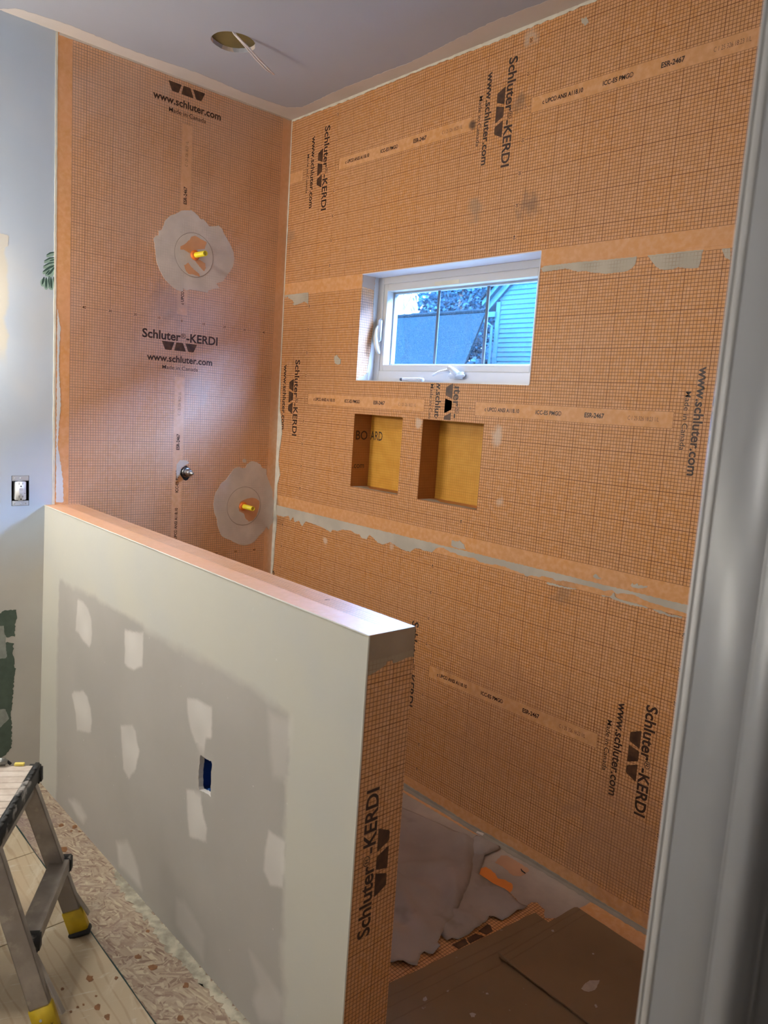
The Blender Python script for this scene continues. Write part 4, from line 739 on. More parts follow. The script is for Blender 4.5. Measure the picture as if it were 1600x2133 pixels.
mk('insect_screen', [(.603, .1475, 1.65), (1.332, .1475, 1.65), (1.332, .1475, 1.932), (.603, .1475, 1.932)], [(0, 1, 2, 3)], MATS['screen'], wn)
# reveals
m_lilac = plain('reveal_plain', (.66, .62, .64), .4, var=.04)
x0, x1, z0, z1 = WIN
m_rev = membrane('membrane_reveal', (2, 1.487, -1, 1, .003, 1, 400.), .22, .8, strips=False, coat=.8)
b = MB(); b.box((x0 - .002, -.0035, z0), (x0 + .001, .0885, z1)); b.build('reveal_left', m_rev, wn)
b = MB(); b.box((x0, -.0035, z1 - .001), (x1, .0885, z1 + .002)); b.build('reveal_top', m_lilac, wn)
b = MB(); b.box((x0, -.0045, z0 - .002), (x1, .0885, z0 + .001)); b.build('reveal_sill', plain('sill_white', (.68, .67, .68), .3), wn)
b = MB(); b.box((x1 - .001, -.0035, z0), (x1 + .002, .0885, z1)); b.build('reveal_right', m_lilac, wn)
patch('caulk_bead', 0, x0 + .001, 1, [(.058, z0), (.088, z0), (.088, z1), (.066, z1), (.062, 1.9), (.070, 1.8), (.064, 1.7), (.05, 1.61)], .001, m_white, wn, .006, .0015)
patch('caulk_bead', 0, x0 + .001, 1, [(0, z0), (.06, z0), (.058, 1.612), (.035, 1.594), (.01, 1.588)], .0016, th_grey, wn, .006, .0015)
patch('caulk_bead', 0, x0 + .001, 1, [(.0, 1.945), (.06, 1.94), (.065, z1), (0, z1)], .0012, plain('thin_skim', (.50, .36, .28), .5), wn, .006, .002)
# sash lock on the left stile
lk = MB(); P = [(.572, .080, 1.828), (.5735, .070, 1.818), (.577, .066, 1.800), (.581, .066, 1.775), (.586, .064, 1.745), (.589, .064, 1.72), (.590, .068, 1.70), (.589, .076, 1.69)]
def strap(mb, P, w, t):
    for k in range(len(P) - 1):
        pass
    mb.tube(P, w, 10)
lk.tube([(.584, .079, 1.688), (.583, .070, 1.70), (.578, .0635, 1.725), (.574, .062, 1.755), (.572, .066, 1.785), (.574, .072, 1.80)], [.005, .0085, .0095, .008, .006, .004], 12)
lk.build('lock_lever', m_white, wn, True)
lk = MB(); lk.bbox((.5705, .070, 1.735), (.586, .090, 1.828), .006, seg=3); lk.build('lock_plate', m_white, wn, True)
cr = MB(); cr.bbox((.988, .062, 1.592), (1.062, .089, 1.618), .008, seg=3); cr.tube([(1.03, .075, 1.607), (1.015, .062, 1.622), (1.00, .054, 1.632)], [.014, .011, .0085], 14); cr.build('crank_base', m_white, wn, True)
cr = MB(); cr.tube([(1.005, .058, 1.622), (.985, .052, 1.618), (.955, .050, 1.613), (.925, .052, 1.602)], [.008, .0065, .0055, .004], 12); cr.build('crank_handle', m_white, wn, True)
cr = MB(); cr.tube([(1.001, .0535, 1.6322), (1.0000, .0529, 1.6332)], [.0062, .0055], 12); cr.build('crank_socket', plain('black_hole', (.01, .01, .01), .6), wn)

# marker lying on the sill
mkr = empty('marker_pen', (.85, .02, z0), label='clear-barrelled marker pen with black tip lying on the window sill', cat='marker')
b = MB(); b.tube([(.800, .018, z0 + .0085), (.858, .016, z0 + .0085), (.885, .0155, z0 + .0085), (.912, .015, z0 + .0085)], [.0068, .0074, .0074, .0070], 14); b.build('barrel', plain('clear_grey', (.55, .56, .6), .2), mkr, True)
b = MB(); b.tube([(.783, .0185, z0 + .0085), (.788, .0185, z0 + .0085), (.800, .018, z0 + .0085)], [.004, .0055, .0055], 12); b.build('tip', plain('black_plastic', (.012, .012, .013), .4), mkr, True)
b = MB(); b.tube([(.886, .0155, z0 + .0085), (.888, .0155, z0 + .0085)], .0079, 14); b.build('cap_ring', plain('pale_blue', (.5, .65, .75), .3), mkr)
# ------------------------------------------------------------------ plumbing on the left wall
m_yel = plain('yellow_plastic', (.85, .68, .03), .35, var=.05); m_or = plain('orange_rubber', (.72, .16, .015), .45, var=.15, scale=40)
m_seal = thinset('thinset_seal', None, (.64, .555, .475)); m_bare = plain('bare_seal', (.62, .30, .14), .55, var=.06, scale=20)
def stub(name, y, z, L, dz, rdisc, label, orn, group=None):
    r = empty(name, (0, y, z), label=label, cat='pipe stub')
    cy, cz = (y - .003, z + .0) if z > 1.5 else (y + .006, z)
    b = MB(); b.tube([(.0028, cy, cz), (.0040, cy, cz)], [rdisc, rdisc - .0012], 56); b.build('seal_disc', m_seal, r)
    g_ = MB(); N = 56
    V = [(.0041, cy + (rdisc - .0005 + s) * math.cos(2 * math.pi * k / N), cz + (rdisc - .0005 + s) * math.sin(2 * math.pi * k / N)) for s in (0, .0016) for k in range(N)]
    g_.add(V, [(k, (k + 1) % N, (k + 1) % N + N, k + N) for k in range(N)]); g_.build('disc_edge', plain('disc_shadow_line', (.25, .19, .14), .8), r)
    for n in orn: patch('bare_patch', 0, .0030, 1, D[n], .0016, m_bare, r, .005, .0012)
    b = MB(); b.tube([(.003, y, z), (.010, y, z), (.014, y, z), (.0145, y, z)], [.0205, .0195, .015, .011], 28); b.build('rubber_collar', m_or, r, True)
    b = MB(); R1, R0 = .0108, .0086; N = 24; x0, x1 = .006, L
    V = []
    for (x, rr_) in ((x0, R1), (x1, R1 * .97), (x1, R0), (x0, R0)):
        t = (x - x0) / (x1 - x0)
        V += [(x, y + rr_ * math.cos(2 * math.pi * k / N), z + dz * t + rr_ * math.sin(2 * math.pi * k / N)) for k in range(N)]
    F = [(a * N + k, a * N + (k + 1) % N, (a + 1) * N + (k + 1) % N, (a + 1) * N + k) for a in range(3) for k in range(N)]
    b.add(V, F); b.build('test_cap', m_yel, r, True)
    b = MB(); b.tube([(x1 - .006, y, z + dz), (x1 - .0055, y, z + dz)], R0, 24); b.build('cap_plug', plain('olive_plug', (.5, .36, .01), .5), r)
    return r
stub('pipe_stub', -.453, 2.039, .090, -.001, .0868, 'upper yellow-capped pipe stub in a round membrane seal under the first web address', ('or1a', 'or1b', 'or1c'))
stub('pipe_stub', -.174, .984, .088, .0, .0880, 'lower yellow-capped pipe stub in a round seal near the room corner', ('or2',))
mv = empty('mixing_valve', (0, -.463, 1.140), label='chrome mixing valve stem poking through a ragged hole beside the print strip', cat='valve')
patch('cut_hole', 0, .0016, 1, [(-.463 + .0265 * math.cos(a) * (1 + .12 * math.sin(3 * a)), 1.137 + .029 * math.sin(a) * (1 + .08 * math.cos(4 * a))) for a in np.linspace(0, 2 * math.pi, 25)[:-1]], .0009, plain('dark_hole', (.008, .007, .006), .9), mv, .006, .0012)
m_chr = plain('brushed_brass_chrome', (.45, .47, .50), .28, 1.0)
b = MB(); b.tube([(-.001, -.463, 1.142), (.012, -.463, 1.142), (.016, -.463, 1.142)], [.0225, .0225, .018], 28); b.build('valve_collar', plain('dark_chrome', (.18, .18, .19), .3, 1.0), mv, True)
b = MB(); b.tube([(.012, -.463, 1.142), (.016, -.463, 1.142), (.042, -.463, 1.142), (.046, -.463, 1.142)], [.0155, .0155, .0135, .011], 24); b.build('valve_sleeve', m_chr, mv, True)
b = MB(); b.tube([(.044, -.463, 1.142), (.052, -.463, 1.142), (.056, -.463, 1.142), (.066, -.463, 1.142)], [.0085, .0085, .0055, .0045], 16); b.build('valve_stem', m_chr, mv, True)
# ---- receptacle
oc = empty('wall_outlet', (0, -1.1265, 1.077), label='uncovered white duplex receptacle with test buttons in the blue wall', cat='outlet')
m_met = plain('zinc_yoke', (.50, .52, .55), .45, .35); m_rec = plain('outlet_white', (.74, .76, .78), .35, var=.02); m_blk = plain('slot_black', (.01, .01, .012), .6)
y0, y1, z0, z1 = OUT
b = MB(); b.box((-.05, y0, z0), (-.002, y0 + .001, z1)); b.box((-.05, y1 - .001, z0), (-.002, y1, z1)); b.box((-.05, y0, z0), (-.002, y1, z0 + .001)); b.box((-.05, y0, z1 - .001), (-.002, y1, z1)); b.box((-.051, y0, z0), (-.05, y1, z1)); b.build('wall_box', m_blk, oc)
b = MB()
for s, zz in ((1, z1 - .019), (-1, z0 + .001)):
    b.bbox((-.001, y0 + .002, zz), (.0012, y1 - .002, zz + .018), .0008, seg=1)
b.bbox((-.001, -1.1345, z0 + .01), (.0005, -1.1185, z1 - .01), .0004, seg=1); b.build('metal_yoke', m_met, oc)
b = MB(); b.bbox((-.028, -1.1455, z0 + .0215), (.0015, -1.1065, z1 - .0215), .002); b.build('receptacle_back', m_rec, oc)
b = MB(); b.bbox((.001, -1.1435, z0 + .0225), (.0085, -1.1095, z1 - .0225), .0022, seg=3); b.build('receptacle_face', m_rec, oc, True)
for zz in (1.104, 1.056):
    b = MB(); b.box((.0083, -1.1345, zz - .0035), (.0088, -1.1325, zz + .0045)); b.build('slot', m_blk, oc)
    b = MB(); b.box((.0083, -1.1215, zz - .003), (.0088, -1.1198, zz + .004)); b.build('slot', m_blk, oc)
    b = MB(); b.tube([(.0083, -1.1270, zz - .0095), (.0088, -1.1270, zz - .0095)], .0026, 12); b.build('ground_hole', m_blk, oc)
for zz in (1.0835, 1.0725): b = MB(); b.bbox((.008, -1.1335, zz - .0045), (.0098, -1.1200, zz + .0045), .001); b.build('test_button', plain('button_grey', (.55, .55, .58), .4), oc)
for yy, zz in ((-1.1265, z1 - .010), (-1.1265, z0 + .008), (-1.146, z1 - .009), (-1.107, z0 + .009), (-1.148, z0 + .009)): b = MB(); b.tube([(.001, yy, zz), (.0028, yy, zz)], [.0033, .0026], 12); b.build('screw', m_met, oc, True)
b = MB(); b.tube([(.0087, -1.1135, 1.068), (.0092, -1.1135, 1.068)], .0012, 8); b.build('indicator', m_blk, oc)

# ---- cables through the ceiling hole
cb = empty('electrical_cable', (.46, -.5, CEIL), label='two loose white cable ends hanging from the round ceiling hole', cat='cable')
m_cab = plain('cable_white', (.66, .58, .56), .5, var=.05)
b = MB(); b.tube([(.40, -.60, 2.79), (.45, -.605, 2.755), (.480, -.598, 2.715), (.492, -.582, 2.690), (.497, -.54, 2.668), (.488, -.49, 2.650), (.468, -.430, 2.638), (.458, -.402, 2.634)], [.0032] * 6 + [.003, .002], 8); b.build('cable_end', m_cab, cb, True)
b = MB(); b.tube([(.41, -.62, 2.80), (.455, -.615, 2.76), (.478, -.606, 2.72), (.488, -.590, 2.694), (.490, -.548, 2.670), (.478, -.496, 2.650), (.462, -.44, 2.637), (.4575, -.404, 2.634)], [.0026] * 8, 8); b.build('cable_end', m_cab, cb, True)
b = MB()
for s, zz in ((0, 2.735), (.012, 2.75), (-.012, 2.722)):
    b.tube([(.37 + s, -.615, zz + .03), (.39 + s, -.55, zz), (.43 + s, -.50 + s, zz - .008), (.47 + s, -.50, zz), (.50, -.55, zz + .015)], .0035, 8)
b.build('cable_loop', plain('cable_grey', (.5, .46, .42), .5), cb, True)

# ------------------------------------------------------------------ shower floor coverings
m_cloth = NT('drop_cloth'); n_ = m_cloth.ramp(m_cloth.noise(4, 5), .35, .7)
c = m_cloth.mix(n_, (.43, .36, .315), (.35, .29, .25)); c = m_cloth.mix(m_cloth.math('MULTIPLY', m_cloth.ramp(m_cloth.noise(13, 4), .66, .78), .5), c, (.48, .40, .35))
c = m_cloth.mix(m_cloth.math('MULTIPLY', m_cloth.ramp(m_cloth.noise(7, 3, m_cloth.mapped((1, 1, 1), (1, 2, 3))), .62, .75), .5), c, (.20, .17, .12))
m_cloth.base(c, .9, 0, .15); m_cloth.bump(m_cloth.noise(700, 2), .3, .0006); MATS['cloth'] = m_cloth.m
def seg_d(px, py, a, b):
    ex, ey = b[0] - a[0], b[1] - a[1]; t = max(0, min(1, ((px - a[0]) * ex + (py - a[1]) * ey) / (ex * ex + ey * ey))); return math.hypot(px - a[0] - ex * t, py - a[1] - ey * t), t
def cloth(name, P, hf, mat, parent=None, step=.012, **k):
    P = rough_edge(P, .012, .001); xs_ = [p[0] for p in P]; ys_ = [p[1] for p in P]
    gx_, gy_ = np.meshgrid(np.arange(min(xs_), max(xs_), step), np.arange(min(ys_), max(ys_), step)); gx_ = gx_ + rs.uniform(-.002, .002, gx_.shape); gy_ = gy_ + rs.uniform(-.002, .002, gy_.shape)
    d = sdf(P, gx_, gy_); ok = d < -.006
    pts = [Vector(p) for p in P] + [Vector((a, b)) for a, b in zip(gx_[ok], gy_[ok])]; n = len(P)
    r = delaunay_2d_cdt(pts, [(i, (i + 1) % n) for i in range(n)], [], 0, 1e-7)
    X = np.array([v.x for v in r[0]]); Y = np.array([v.y for v in r[0]]); dd = -sdf(P, X, Y)
    V = [(X[i], Y[i], hf(X[i], Y[i], max(0, dd[i]))) for i in range(len(X))]
    T = np.array([list(t) for t in r[2]]); F = [tuple(int(j) for j in t) for t, s_ in zip(T, sdf(P, X[T].mean(1), Y[T].mean(1))) if s_ < 0]
    o = mk(name, V, F, mat, parent, True, **k)
    bm = bmesh.new(); bm.from_mesh(o.data); bmesh.ops.recalc_face_normals(bm, faces=bm.faces[:])
    if sum(f.normal.z for f in bm.faces) < 0: bmesh.ops.reverse_faces(bm, faces=bm.faces[:])
    bm.to_mesh(o.data); bm.free()
    md = o.modifiers.new('thick', 'SOLIDIFY'); md.thickness = .0018; md.offset = 1
    return o
folds = [((1.10, -.62), (1.52, -.42), .018, .030), ((1.20, -.40), (1.62, -.55), .020, .032), ((1.45, -.25), (1.30, -.6), .010, .02), ((1.50, -.28), (1.66, -.44), .016, .022), ((1.0, -.75), (1.6, -.62), .022, .035), ((1.35, -.06), (1.58, -.30), .012, .02), ((1.2, -.5), (1.5, -.75), .012, .025)]
def hup(x, y, d):
    h = .006
    for a, b, H, w in folds:
        q, t = seg_d(x, y, a, b); h += 1.6 * H * math.exp(-(q / w) ** 2) * (.35 + .65 * math.sin(math.pi * min(1, max(0, t * .8 + .1))))
    h += .0035 * math.sin(x * 31 + y * 17) * math.sin(y * 23 - x * 9) + .0035
    e = min(1, d / .02); return .0035 + h * (.25 + .75 * e) + (.012 * max(0, math.sin(x * 60 + y * 35)) * (1 - e) if y < -.5 else 0)
call = D['cloth_all']
up = [p for p in call if p[1] > -.14 and p[0] < 1.5][:9] + [(1.478, -.040), (1.455, -.10), (1.485, -.16), (1.520, -.205), (1.560, -.27), (1.60, -.345), (1.635, -.42), (1.66, -.49), (1.685, -.545)] + [p for p in call if p[1] < -.53] + [(1.5, -.86), (.6, -.88), (.5, -.5), (.6, -.2)]
dc = cloth('drop_cloth', up, hup, MATS['cloth'], None, label='crumpled grey canvas drop cloth bunched on the shower floor behind the half wall', cat='drop cloth')
low = [(1.40, -.12), (1.455, -.05)] + D['cloth_low'][1:10] + D['cloth_low'][10:13] + [(1.64, -.50), (1.58, -.38), (1.50, -.26)]
def hlow(x, y, d): return .0028 + .006 * min(1, d / .02) + .010 * math.exp(-(seg_d(x, y, (1.60, -.42), (1.70, -.38))[0] / .012) ** 2) + .008 * max(0, math.sin(x * 40 + y * 70)) * math.exp(-d / .01)
cloth('cloth_fold', low, hlow, MATS['cloth'], dc)
fl3 = [(1.395, -.040), (1.415, -.034), (1.44, -.036), (1.462, -.028), (1.488, -.027), (1.496, -.040), (1.492, -.075), (1.488, -.12), (1.47, -.14), (1.43, -.12), (1.40, -.08)]
def hfl(x, y, d): return .006 + .022 * min(1, d / .03)
cloth('cloth_corner', fl3, hfl, MATS['cloth'], dc, .008)
patch('paint_drip', 2, .030, 1, [(1.405, -.052), (1.43, -.044), (1.434, -.056), (1.410, -.062)], .003, plain('dry_paint', (.62, .55, .50), .6), dc)

def cardboard(name, P, z, t, mat, **k):
    n = len(P); V = [(x, y, z + dz_) for dz_ in (0, t) for x, y in P]; F = [tuple(reversed(range(n))), tuple(range(n, 2 * n))] + [(i, (i + 1) % n, (i + 1) % n + n, i + n) for i in range(n)]
    return mk(name, V, F, mat, None, **k)
def cb_mat(name, u, off, crease):
    g = NT(name); n = g.ramp(g.noise(3, 4), .35, .7); c = g.mix(n, (.255, .158, .084), (.225, .138, .072)); xyz = g.co()[1]
    q = g.math('ADD', xyz[0], g.math('MULTIPLY', xyz[1], u)); h = None
    for cr_, w in crease:
        m = g.math('SUBTRACT', 1.0, g.ramp(g.math('ABSOLUTE', g.math('SUBTRACT', q, cr_)), 0, w)); h = m if h is None else g.math('MAXIMUM', h, m)
    c = g.mix(g.math('MULTIPLY', h, .35), c, (.18, .095, .05)); sp_ = g.ramp(g.noise(55, 2), .745, .77); c = g.mix(g.math('MULTIPLY', sp_, .4), c, (.42, .34, .27))
    g.base(c, .8, 0, .2); hb2 = g.math('SUBTRACT', g.noise(40, 3), g.math('MULTIPLY', h, 2.0)); g.bump(hb2, .35, .002); MATS[name] = g.m; return g.m
PB = [(1.706, -.760), (1.716, -.70), (1.740, -.50), (1.768, -.245), (1.775, -.212), (1.80, -.215), (2.6, -.235), (2.6, -1.25), (1.73, -1.27), (1.715, -.92), (1.74, -.84)]
cB = cardboard('cardboard_sheet', rough_edge(PB, .03, .0012), .0035, .004, cb_mat('cardboard_b', -.12, 0, ((1.835, .004), (1.862, .003), (1.90, .003))), label='larger brown cardboard sheet on the shower floor, front and partly covered', cat='cardboard')
PA = [(1.822, -.44), (1.826, -.30), (1.832, -.20), (1.838, -.105), (1.845, -.099), (2.10, -.112), (2.6, -.135), (2.6, -.47), (2.10, -.455), (1.85, -.452), (1.832, -.455)]
cA = cardboard('cardboard_sheet', rough_edge(PA, .03, .0012), .0125, .004, cb_mat('cardboard_a', -.06, 0, ((1.862, .004), (1.885, .003))), label='smaller brown cardboard sheet nearest the window wall, lying over the other', cat='cardboard')
b = MB(); b.box((1.86, -.44, .0078), (2.59, -.14, .0122)); b.build('lower_ply', MATS['cardboard_a'], cA)
m_dp = plain('dried_mortar', (.42, .335, .27), .8, var=.1, scale=60)
for n in ('splot', 'sp2', 'sp3', 'sp8'): patch('mortar_splash', 2, .0165, 1, D[n], .0008, m_dp, cA, .004, .0008)
for n in ('sp4', 'sp5', 'sp6', 'sp7'): patch('mortar_splash', 2, .0075, 1, D[n], .0008, m_dp, cB, .004, .0008)
b = MB(); 
for k in range(9): q = Vector((1.818 + .006 * k, -.447 - .001 * k, .0165)); b.bbox(tuple(q), tuple(q + Vector((.009, .004, .003))), .001, seg=1)
b.build('torn_corner', plain('torn_card', (.22, .14, .075), .9), cA)
b = MB(); b.tube([(1.610, -.066, .003), (1.617, -.072, .004), (1.632, -.073, .003)], .0018, 6); tag(b.build('wire_scrap', m_blk, None), 'tiny curved black wire scrap on the tray floor beside the cloth', 'scrap')

# ------------------------------------------------------------------ work platform (aluminium step bench)
o_ = Vector((.545, .838, 0)); e_ = Vector((.838, -.545, 0)); up_ = Vector((0, 0, 1)); ZP = .42; FP = FZ + .007
Pf = Vector((.862, -1.338, ZP)); Wd = .352; LEN = .82
wp = empty('work_platform', tuple(Pf - o_ * .4 + e_ * .17 - Vector((0, 0, ZP - FP))), label='paint-splattered aluminium work platform with ribbed top and yellow feet, lower left', cat='work platform')
def Mx(org): return Matrix(((e_.x, o_.x, 0, org.x), (e_.y, o_.y, 0, org.y), (e_.z, o_.z, 1, org.z), (0, 0, 0, 1)))
M0 = Mx(Pf)       # local: x along e (0..Wd), y along o (outward, negative = along the platform), z up
g = NT('worn_aluminium'); n = g.ramp(g.noise(14, 5), .35, .7); c = g.mix(n, (.30, .265, .235), (.42, .38, .34)); c = g.mix(g.math('MULTIPLY', g.ramp(g.noise(30, 4), .58, .72), .5), c, (.52, .47, .40)); g.base(c, .5, .55, .5); MATS['alu'] = g.m
g = NT('tread_dusty'); n = g.ramp(g.noise(30, 5), .35, .7); c = g.mix(n, (.50, .42, .35), (.62, .55, .48)); g.base(c, .6, .15, .4); g.bump(g.noise(200, 3), .3, .001); MATS['tread'] = g.m
g = NT('black_rubber'); n = g.ramp(g.noise(25, 5), .56, .68); c = g.mix(n, (.018, .019, .02), (.30, .28, .26)); g.base(c, .55, 0, .4); g.bump(g.noise(90, 3), .3, .002); MATS['rubber'] = g.m
m_foot = plain('yellow_foot', (.62, .42, .012), .5, var=.12, scale=25)
nR = 11; wR = Wd / nR
for k in range(nR): b = MB(); b.bbox((k * wR + .0012, -LEN, -.006), ((k + 1) * wR - .0012, -.012, 0), .0015, M0, 1); b.build('tread_rib', MATS['tread'], wp)
b = MB(); b.box((0, -LEN, -.012), (Wd, -.002, -.0062), M0); b.build('deck_plate', plain('groove_dark', (.14, .09, .07), .7), wp)
b = MB(); b.bbox((-.012, -.014, -.042), (Wd + .012, .006, .005), .005, M0, 2)
for k in range(12): b.bbox((.012 + k * .029, -.006, .003), (.034 + k * .029, .0045, .0068), .0015, M0, 1)
b.build('end_trim', MATS['rubber'], wp, True)
for x in (-.016, Wd - .012): b = MB(); b.bbox((x, -.030, -.052), (x + .028, .010, -.001), .006, M0, 2); b.build('corner_block', MATS['rubber'], wp, True)
b = MB(); b.bbox((.004, -.010, -.064), (Wd - .004, .000, -.040), .001, M0, 1); b.build('end_rail', MATS['alu'], wp)
for x in (-.004, Wd - .016): b = MB(); b.bbox((x, -LEN, -.045), (x + .02, -.01, -.006), .002, M0, 1); b.build('side_rail', MATS['alu'], wp)
def leg(top, foot, name='leg', letter=False, sx_=.022, sy_=.047, flip=1):
    """open channel: web facing e, flange facing o"""
    T_ = Vector(top); Q = Vector(foot); d = (T_ - Q).normalized(); L = (T_ - Q).length
    ox = (o_ - d * o_.dot(d)).normalized(); ex = ox.cross(d).normalized()
    if ex.dot(e_) < 0: ex = -ex
    M = Matrix(((ex.x, ox.x, d.x, Q.x), (ex.y, ox.y, d.y, Q.y), (ex.z, ox.z, d.z, Q.z), (0, 0, 0, 1)))
    b = MB(); b.bbox((sx_ / 2 - .003, -sy_ / 2, .012), (sx_ / 2, sy_ / 2, L), .001, M, 1); b.bbox((-sx_ / 2, sy_ / 2 - .003, .012), (sx_ / 2, sy_ / 2, L), .001, M, 1); b.bbox((-sx_ / 2, -sy_ / 2, .012), (sx_ / 2, -sy_ / 2 + .003, L), .001, M, 1)
    l = b.build(name, MATS['alu'], wp)
    b = MB(); b.bbox((-sx_ / 2 - .003, -sy_ / 2 - .003, .008), (sx_ / 2 + .003, sy_ / 2 + .003, .078), .003, M, 2); f = b.build('yellow_foot', m_foot, l, True)
    b = MB(); b.bbox((-sx_ / 2 - .005, -sy_ / 2 - .006, -.006), (sx_ / 2 + .006, sy_ / 2 + .006, .010), .003, M, 2); b.build('rubber_pad', MATS['rubber'], l, True)
    if letter:
        fr = Frame(Q + ex * (sx_ / 2 + .0032), ox, -d, ex); mb = MB(); put_text(mb, fr, 'LeNoY', -.012, -.026, .034, .009, -.01, .0004); V = mb.V
        mb.build('handwriting', m_blk, l); b = MB(); b.tube([tuple(fr.p(-.004, -.048, 0)), tuple(fr.p(-.004, -.048, .0016))], .0032, 10); b.build('rivet', m_met, l)
    return l, M, L
tf = Pf + e_ * .030 + o_ * (-.030) - up_ * .012; tn = Pf + e_ * (Wd - .030) + o_ * (-.030) - up_ * .012
ffoot = Vector((.957, -1.252, FP + .007)); nfoot = Vector((1.262, -1.438, FP + .007))
l1, M1, L1 = leg(tf, ffoot); l2, M2, L2 = leg(tn, nfoot, letter=True)
tf2 = tf - o_ * (LEN - .06); tn2 = tn - o_ * (LEN - .06)
leg(tf2, ffoot - o_ * (LEN + .12)); leg(tn2, nfoot - o_ * (LEN + .12))
# step bar outside the legs
ba = Vector((.900, -1.290, .150)); bb = Vector((1.176, -1.468, .150)); dv = (bb - ba).normalized(); Lb = (bb - ba).length
Mb = Matrix(((dv.x, -dv.y, 0, ba.x), (dv.y, dv.x, 0, ba.y), (0, 0, 1, ba.z), (0, 0, 0, 1)))
b = MB(); b.bbox((.014, -.022, -.034), (Lb - .012, .030, 0), .002, Mb, 1); b.build('step_bar', MATS['alu'], wp)
for x, n in ((-.006, 1), (Lb - .018, 1)): b = MB(); b.bbox((x, -.025, -.040), (x + .030, .034, .003), .004, Mb, 2); b.build('bar_cap', MATS['rubber'], wp, True)
for Lx, P0 in ((l1, ba + dv * .03), (l2, bb - dv * .03)):
    pass
def strut(p, q, w=.009, t=.002):
    b = MB(); p = Vector(p); q = Vector(q); d = (q - p).normalized(); sd = e_.copy(); sd = (sd - d * sd.dot(d)).normalized(); n_ = d.cross(sd); M = Matrix(((sd.x, n_.x, d.x, p.x), (sd.y, n_.y, d.y, p.y), (sd.z, n_.z, d.z, p.z), (0, 0, 0, 1)))
    b.bbox((-w, -t, 0), (w, t, (q - p).length), .001, M, 1); return b.build('brace', MATS['alu'], wp)
strut(bb - dv * .012 + o_ * .006 + Vector((0, 0, -.028)), nfoot + o_ * .030 + up_ * .055); strut(ba + dv * .02 + Vector((0, 0, -.028)) - o_ * .0, ffoot + o_ * .024 + up_ * .06 + e_ * .006)
# tool and pencil at the far edge of the platform
tl = empty('caulking_gun', tuple(Pf + e_ * .01 - o_ * .10), label='small silver and black hand tool on the far edge of the platform', cat='tool')
Mt = Mx(Pf + e_ * .006 - o_ * .09)
b = MB(); b.tube([Mt @ Vector(p) for p in ((-.004, -.10, .006), (-.004, -.05, .008), (-.004, -.02, .012))], [.004, .006, .007], 10); b.build('tool_body', plain('tool_steel', (.55, .52, .47), .35, .7), tl, True)
b = MB(); b.bbox((-.014, -.022, .002), (.004, .010, .022), .005, Mt, 2); b.build('tool_head', plain('tool_grey', (.30, .30, .28), .35, .8), tl, True)
b = MB(); b.tube([Mt @ Vector(p) for p in ((-.008, -.16, .003), (-.008, -.11, .006), (-.006, -.07, .012), (-.006, -.03, .010))], .0035, 8); b.tube([Mt @ Vector(p) for p in ((-.008, .008, .012), (-.008, .018, .003))], .004, 8); b.build('tool_grip', m_blk, tl, True)
tl.name = 'hand_tool'
b = MB(); Mt = Mx(Pf + e_ * .004 - o_ * .052); b.bbox((-.008, -.010, .0005), (.002, .016, .008), .0015, Mt, 1); tag(b.build('yellow_pencil_stub', plain('pencil_yellow', (.80, .66, .14), .5), None), 'short pale yellow stub beside the hand tool on the platform edge', 'pencil')

# ------------------------------------------------------------------ vanity light on the left wall, just out of frame; then two added fill lamps
vl = empty('vanity_light', (0, -2.03, 1.68), label='four-bulb vanity light on the left wall past the outlet', cat='lamp')
b = MB(); b.bbox((0, -2.62, 1.62), (.03, -1.44, 1.74), .006); b.build('back_plate', m_chr, vl, True)
g = NT('bulb_glow'); em = g.n('ShaderNodeEmission'); em.inputs[0].default_value = (1.0, .94, .84, 1); em.inputs[1].default_value = VANITY_EMIT; g.l(em.outputs[0], g.out.inputs[0]); MATS['bulb'] = g.m
for yy in (-1.52, -1.86, -2.20, -2.54):
    b = MB(); b.tube([(.03, yy, 1.68), (.075, yy, 1.68)], [.022, .018], 16); s_ = b.build('lamp_socket', m_chr, vl, True)
    bm = bmesh.new(); bmesh.ops.create_uvsphere(bm, u_segments=24, v_segments=16, radius=.045); V = [(v.co.x + .125, v.co.y + yy, v.co.z + 1.68) for v in bm.verts]; F = [[v.index for v in f.verts] for f in bm.faces]; bm.free()
    mk('light_bulb', V, F, MATS['bulb'], vl, True)
bl = empty('ceiling_fill', (.95, -2.25, CEIL), label='added fill light, flat and round, unseen on the bathroom ceiling', cat='lamp')  # unseen lamp, added as fill for the shower walls
g = NT('ceiling_fill_glow'); em = g.n('ShaderNodeEmission'); em.inputs[0].default_value = (1.0, .96, .90, 1); em.inputs[1].default_value = CEIL_FILL; g.l(em.outputs[0], g.out.inputs[0])
b = MB(); b.tube([(.95, -2.25, CEIL - .001), (.95, -2.25, CEIL - .04)], [.15, .13], 32); b.build('diffuser', g.m, bl, True)
b = MB(); b.tube([(.95, -2.25, CEIL), (.95, -2.25, CEIL - .012)], [.165, .165], 32); b.build('base_ring', m_trim, bl)
hl = empty('hall_fill', (3.4, -2.35, CEIL), label='added fill light, flat and round, unseen on the hall ceiling', cat='lamp')  # unseen lamp, added to brighten the half wall's end and the casing
g = NT('hall_fill_glow'); em = g.n('ShaderNodeEmission'); em.inputs[0].default_value = (1.0, .92, .85, 1); em.inputs[1].default_value = HALL_FILL; g.l(em.outputs[0], g.out.inputs[0])
b = MB(); b.tube([(3.4, -2.35, CEIL - .001), (3.4, -2.35, CEIL - .04)], [.15, .13], 32); b.build('diffuser', g.m, hl, True)
b = MB(); b.tube([(3.4, -2.35, CEIL), (3.4, -2.35, CEIL - .012)], [.165, .165], 32); b.build('base_ring', m_trim, hl)

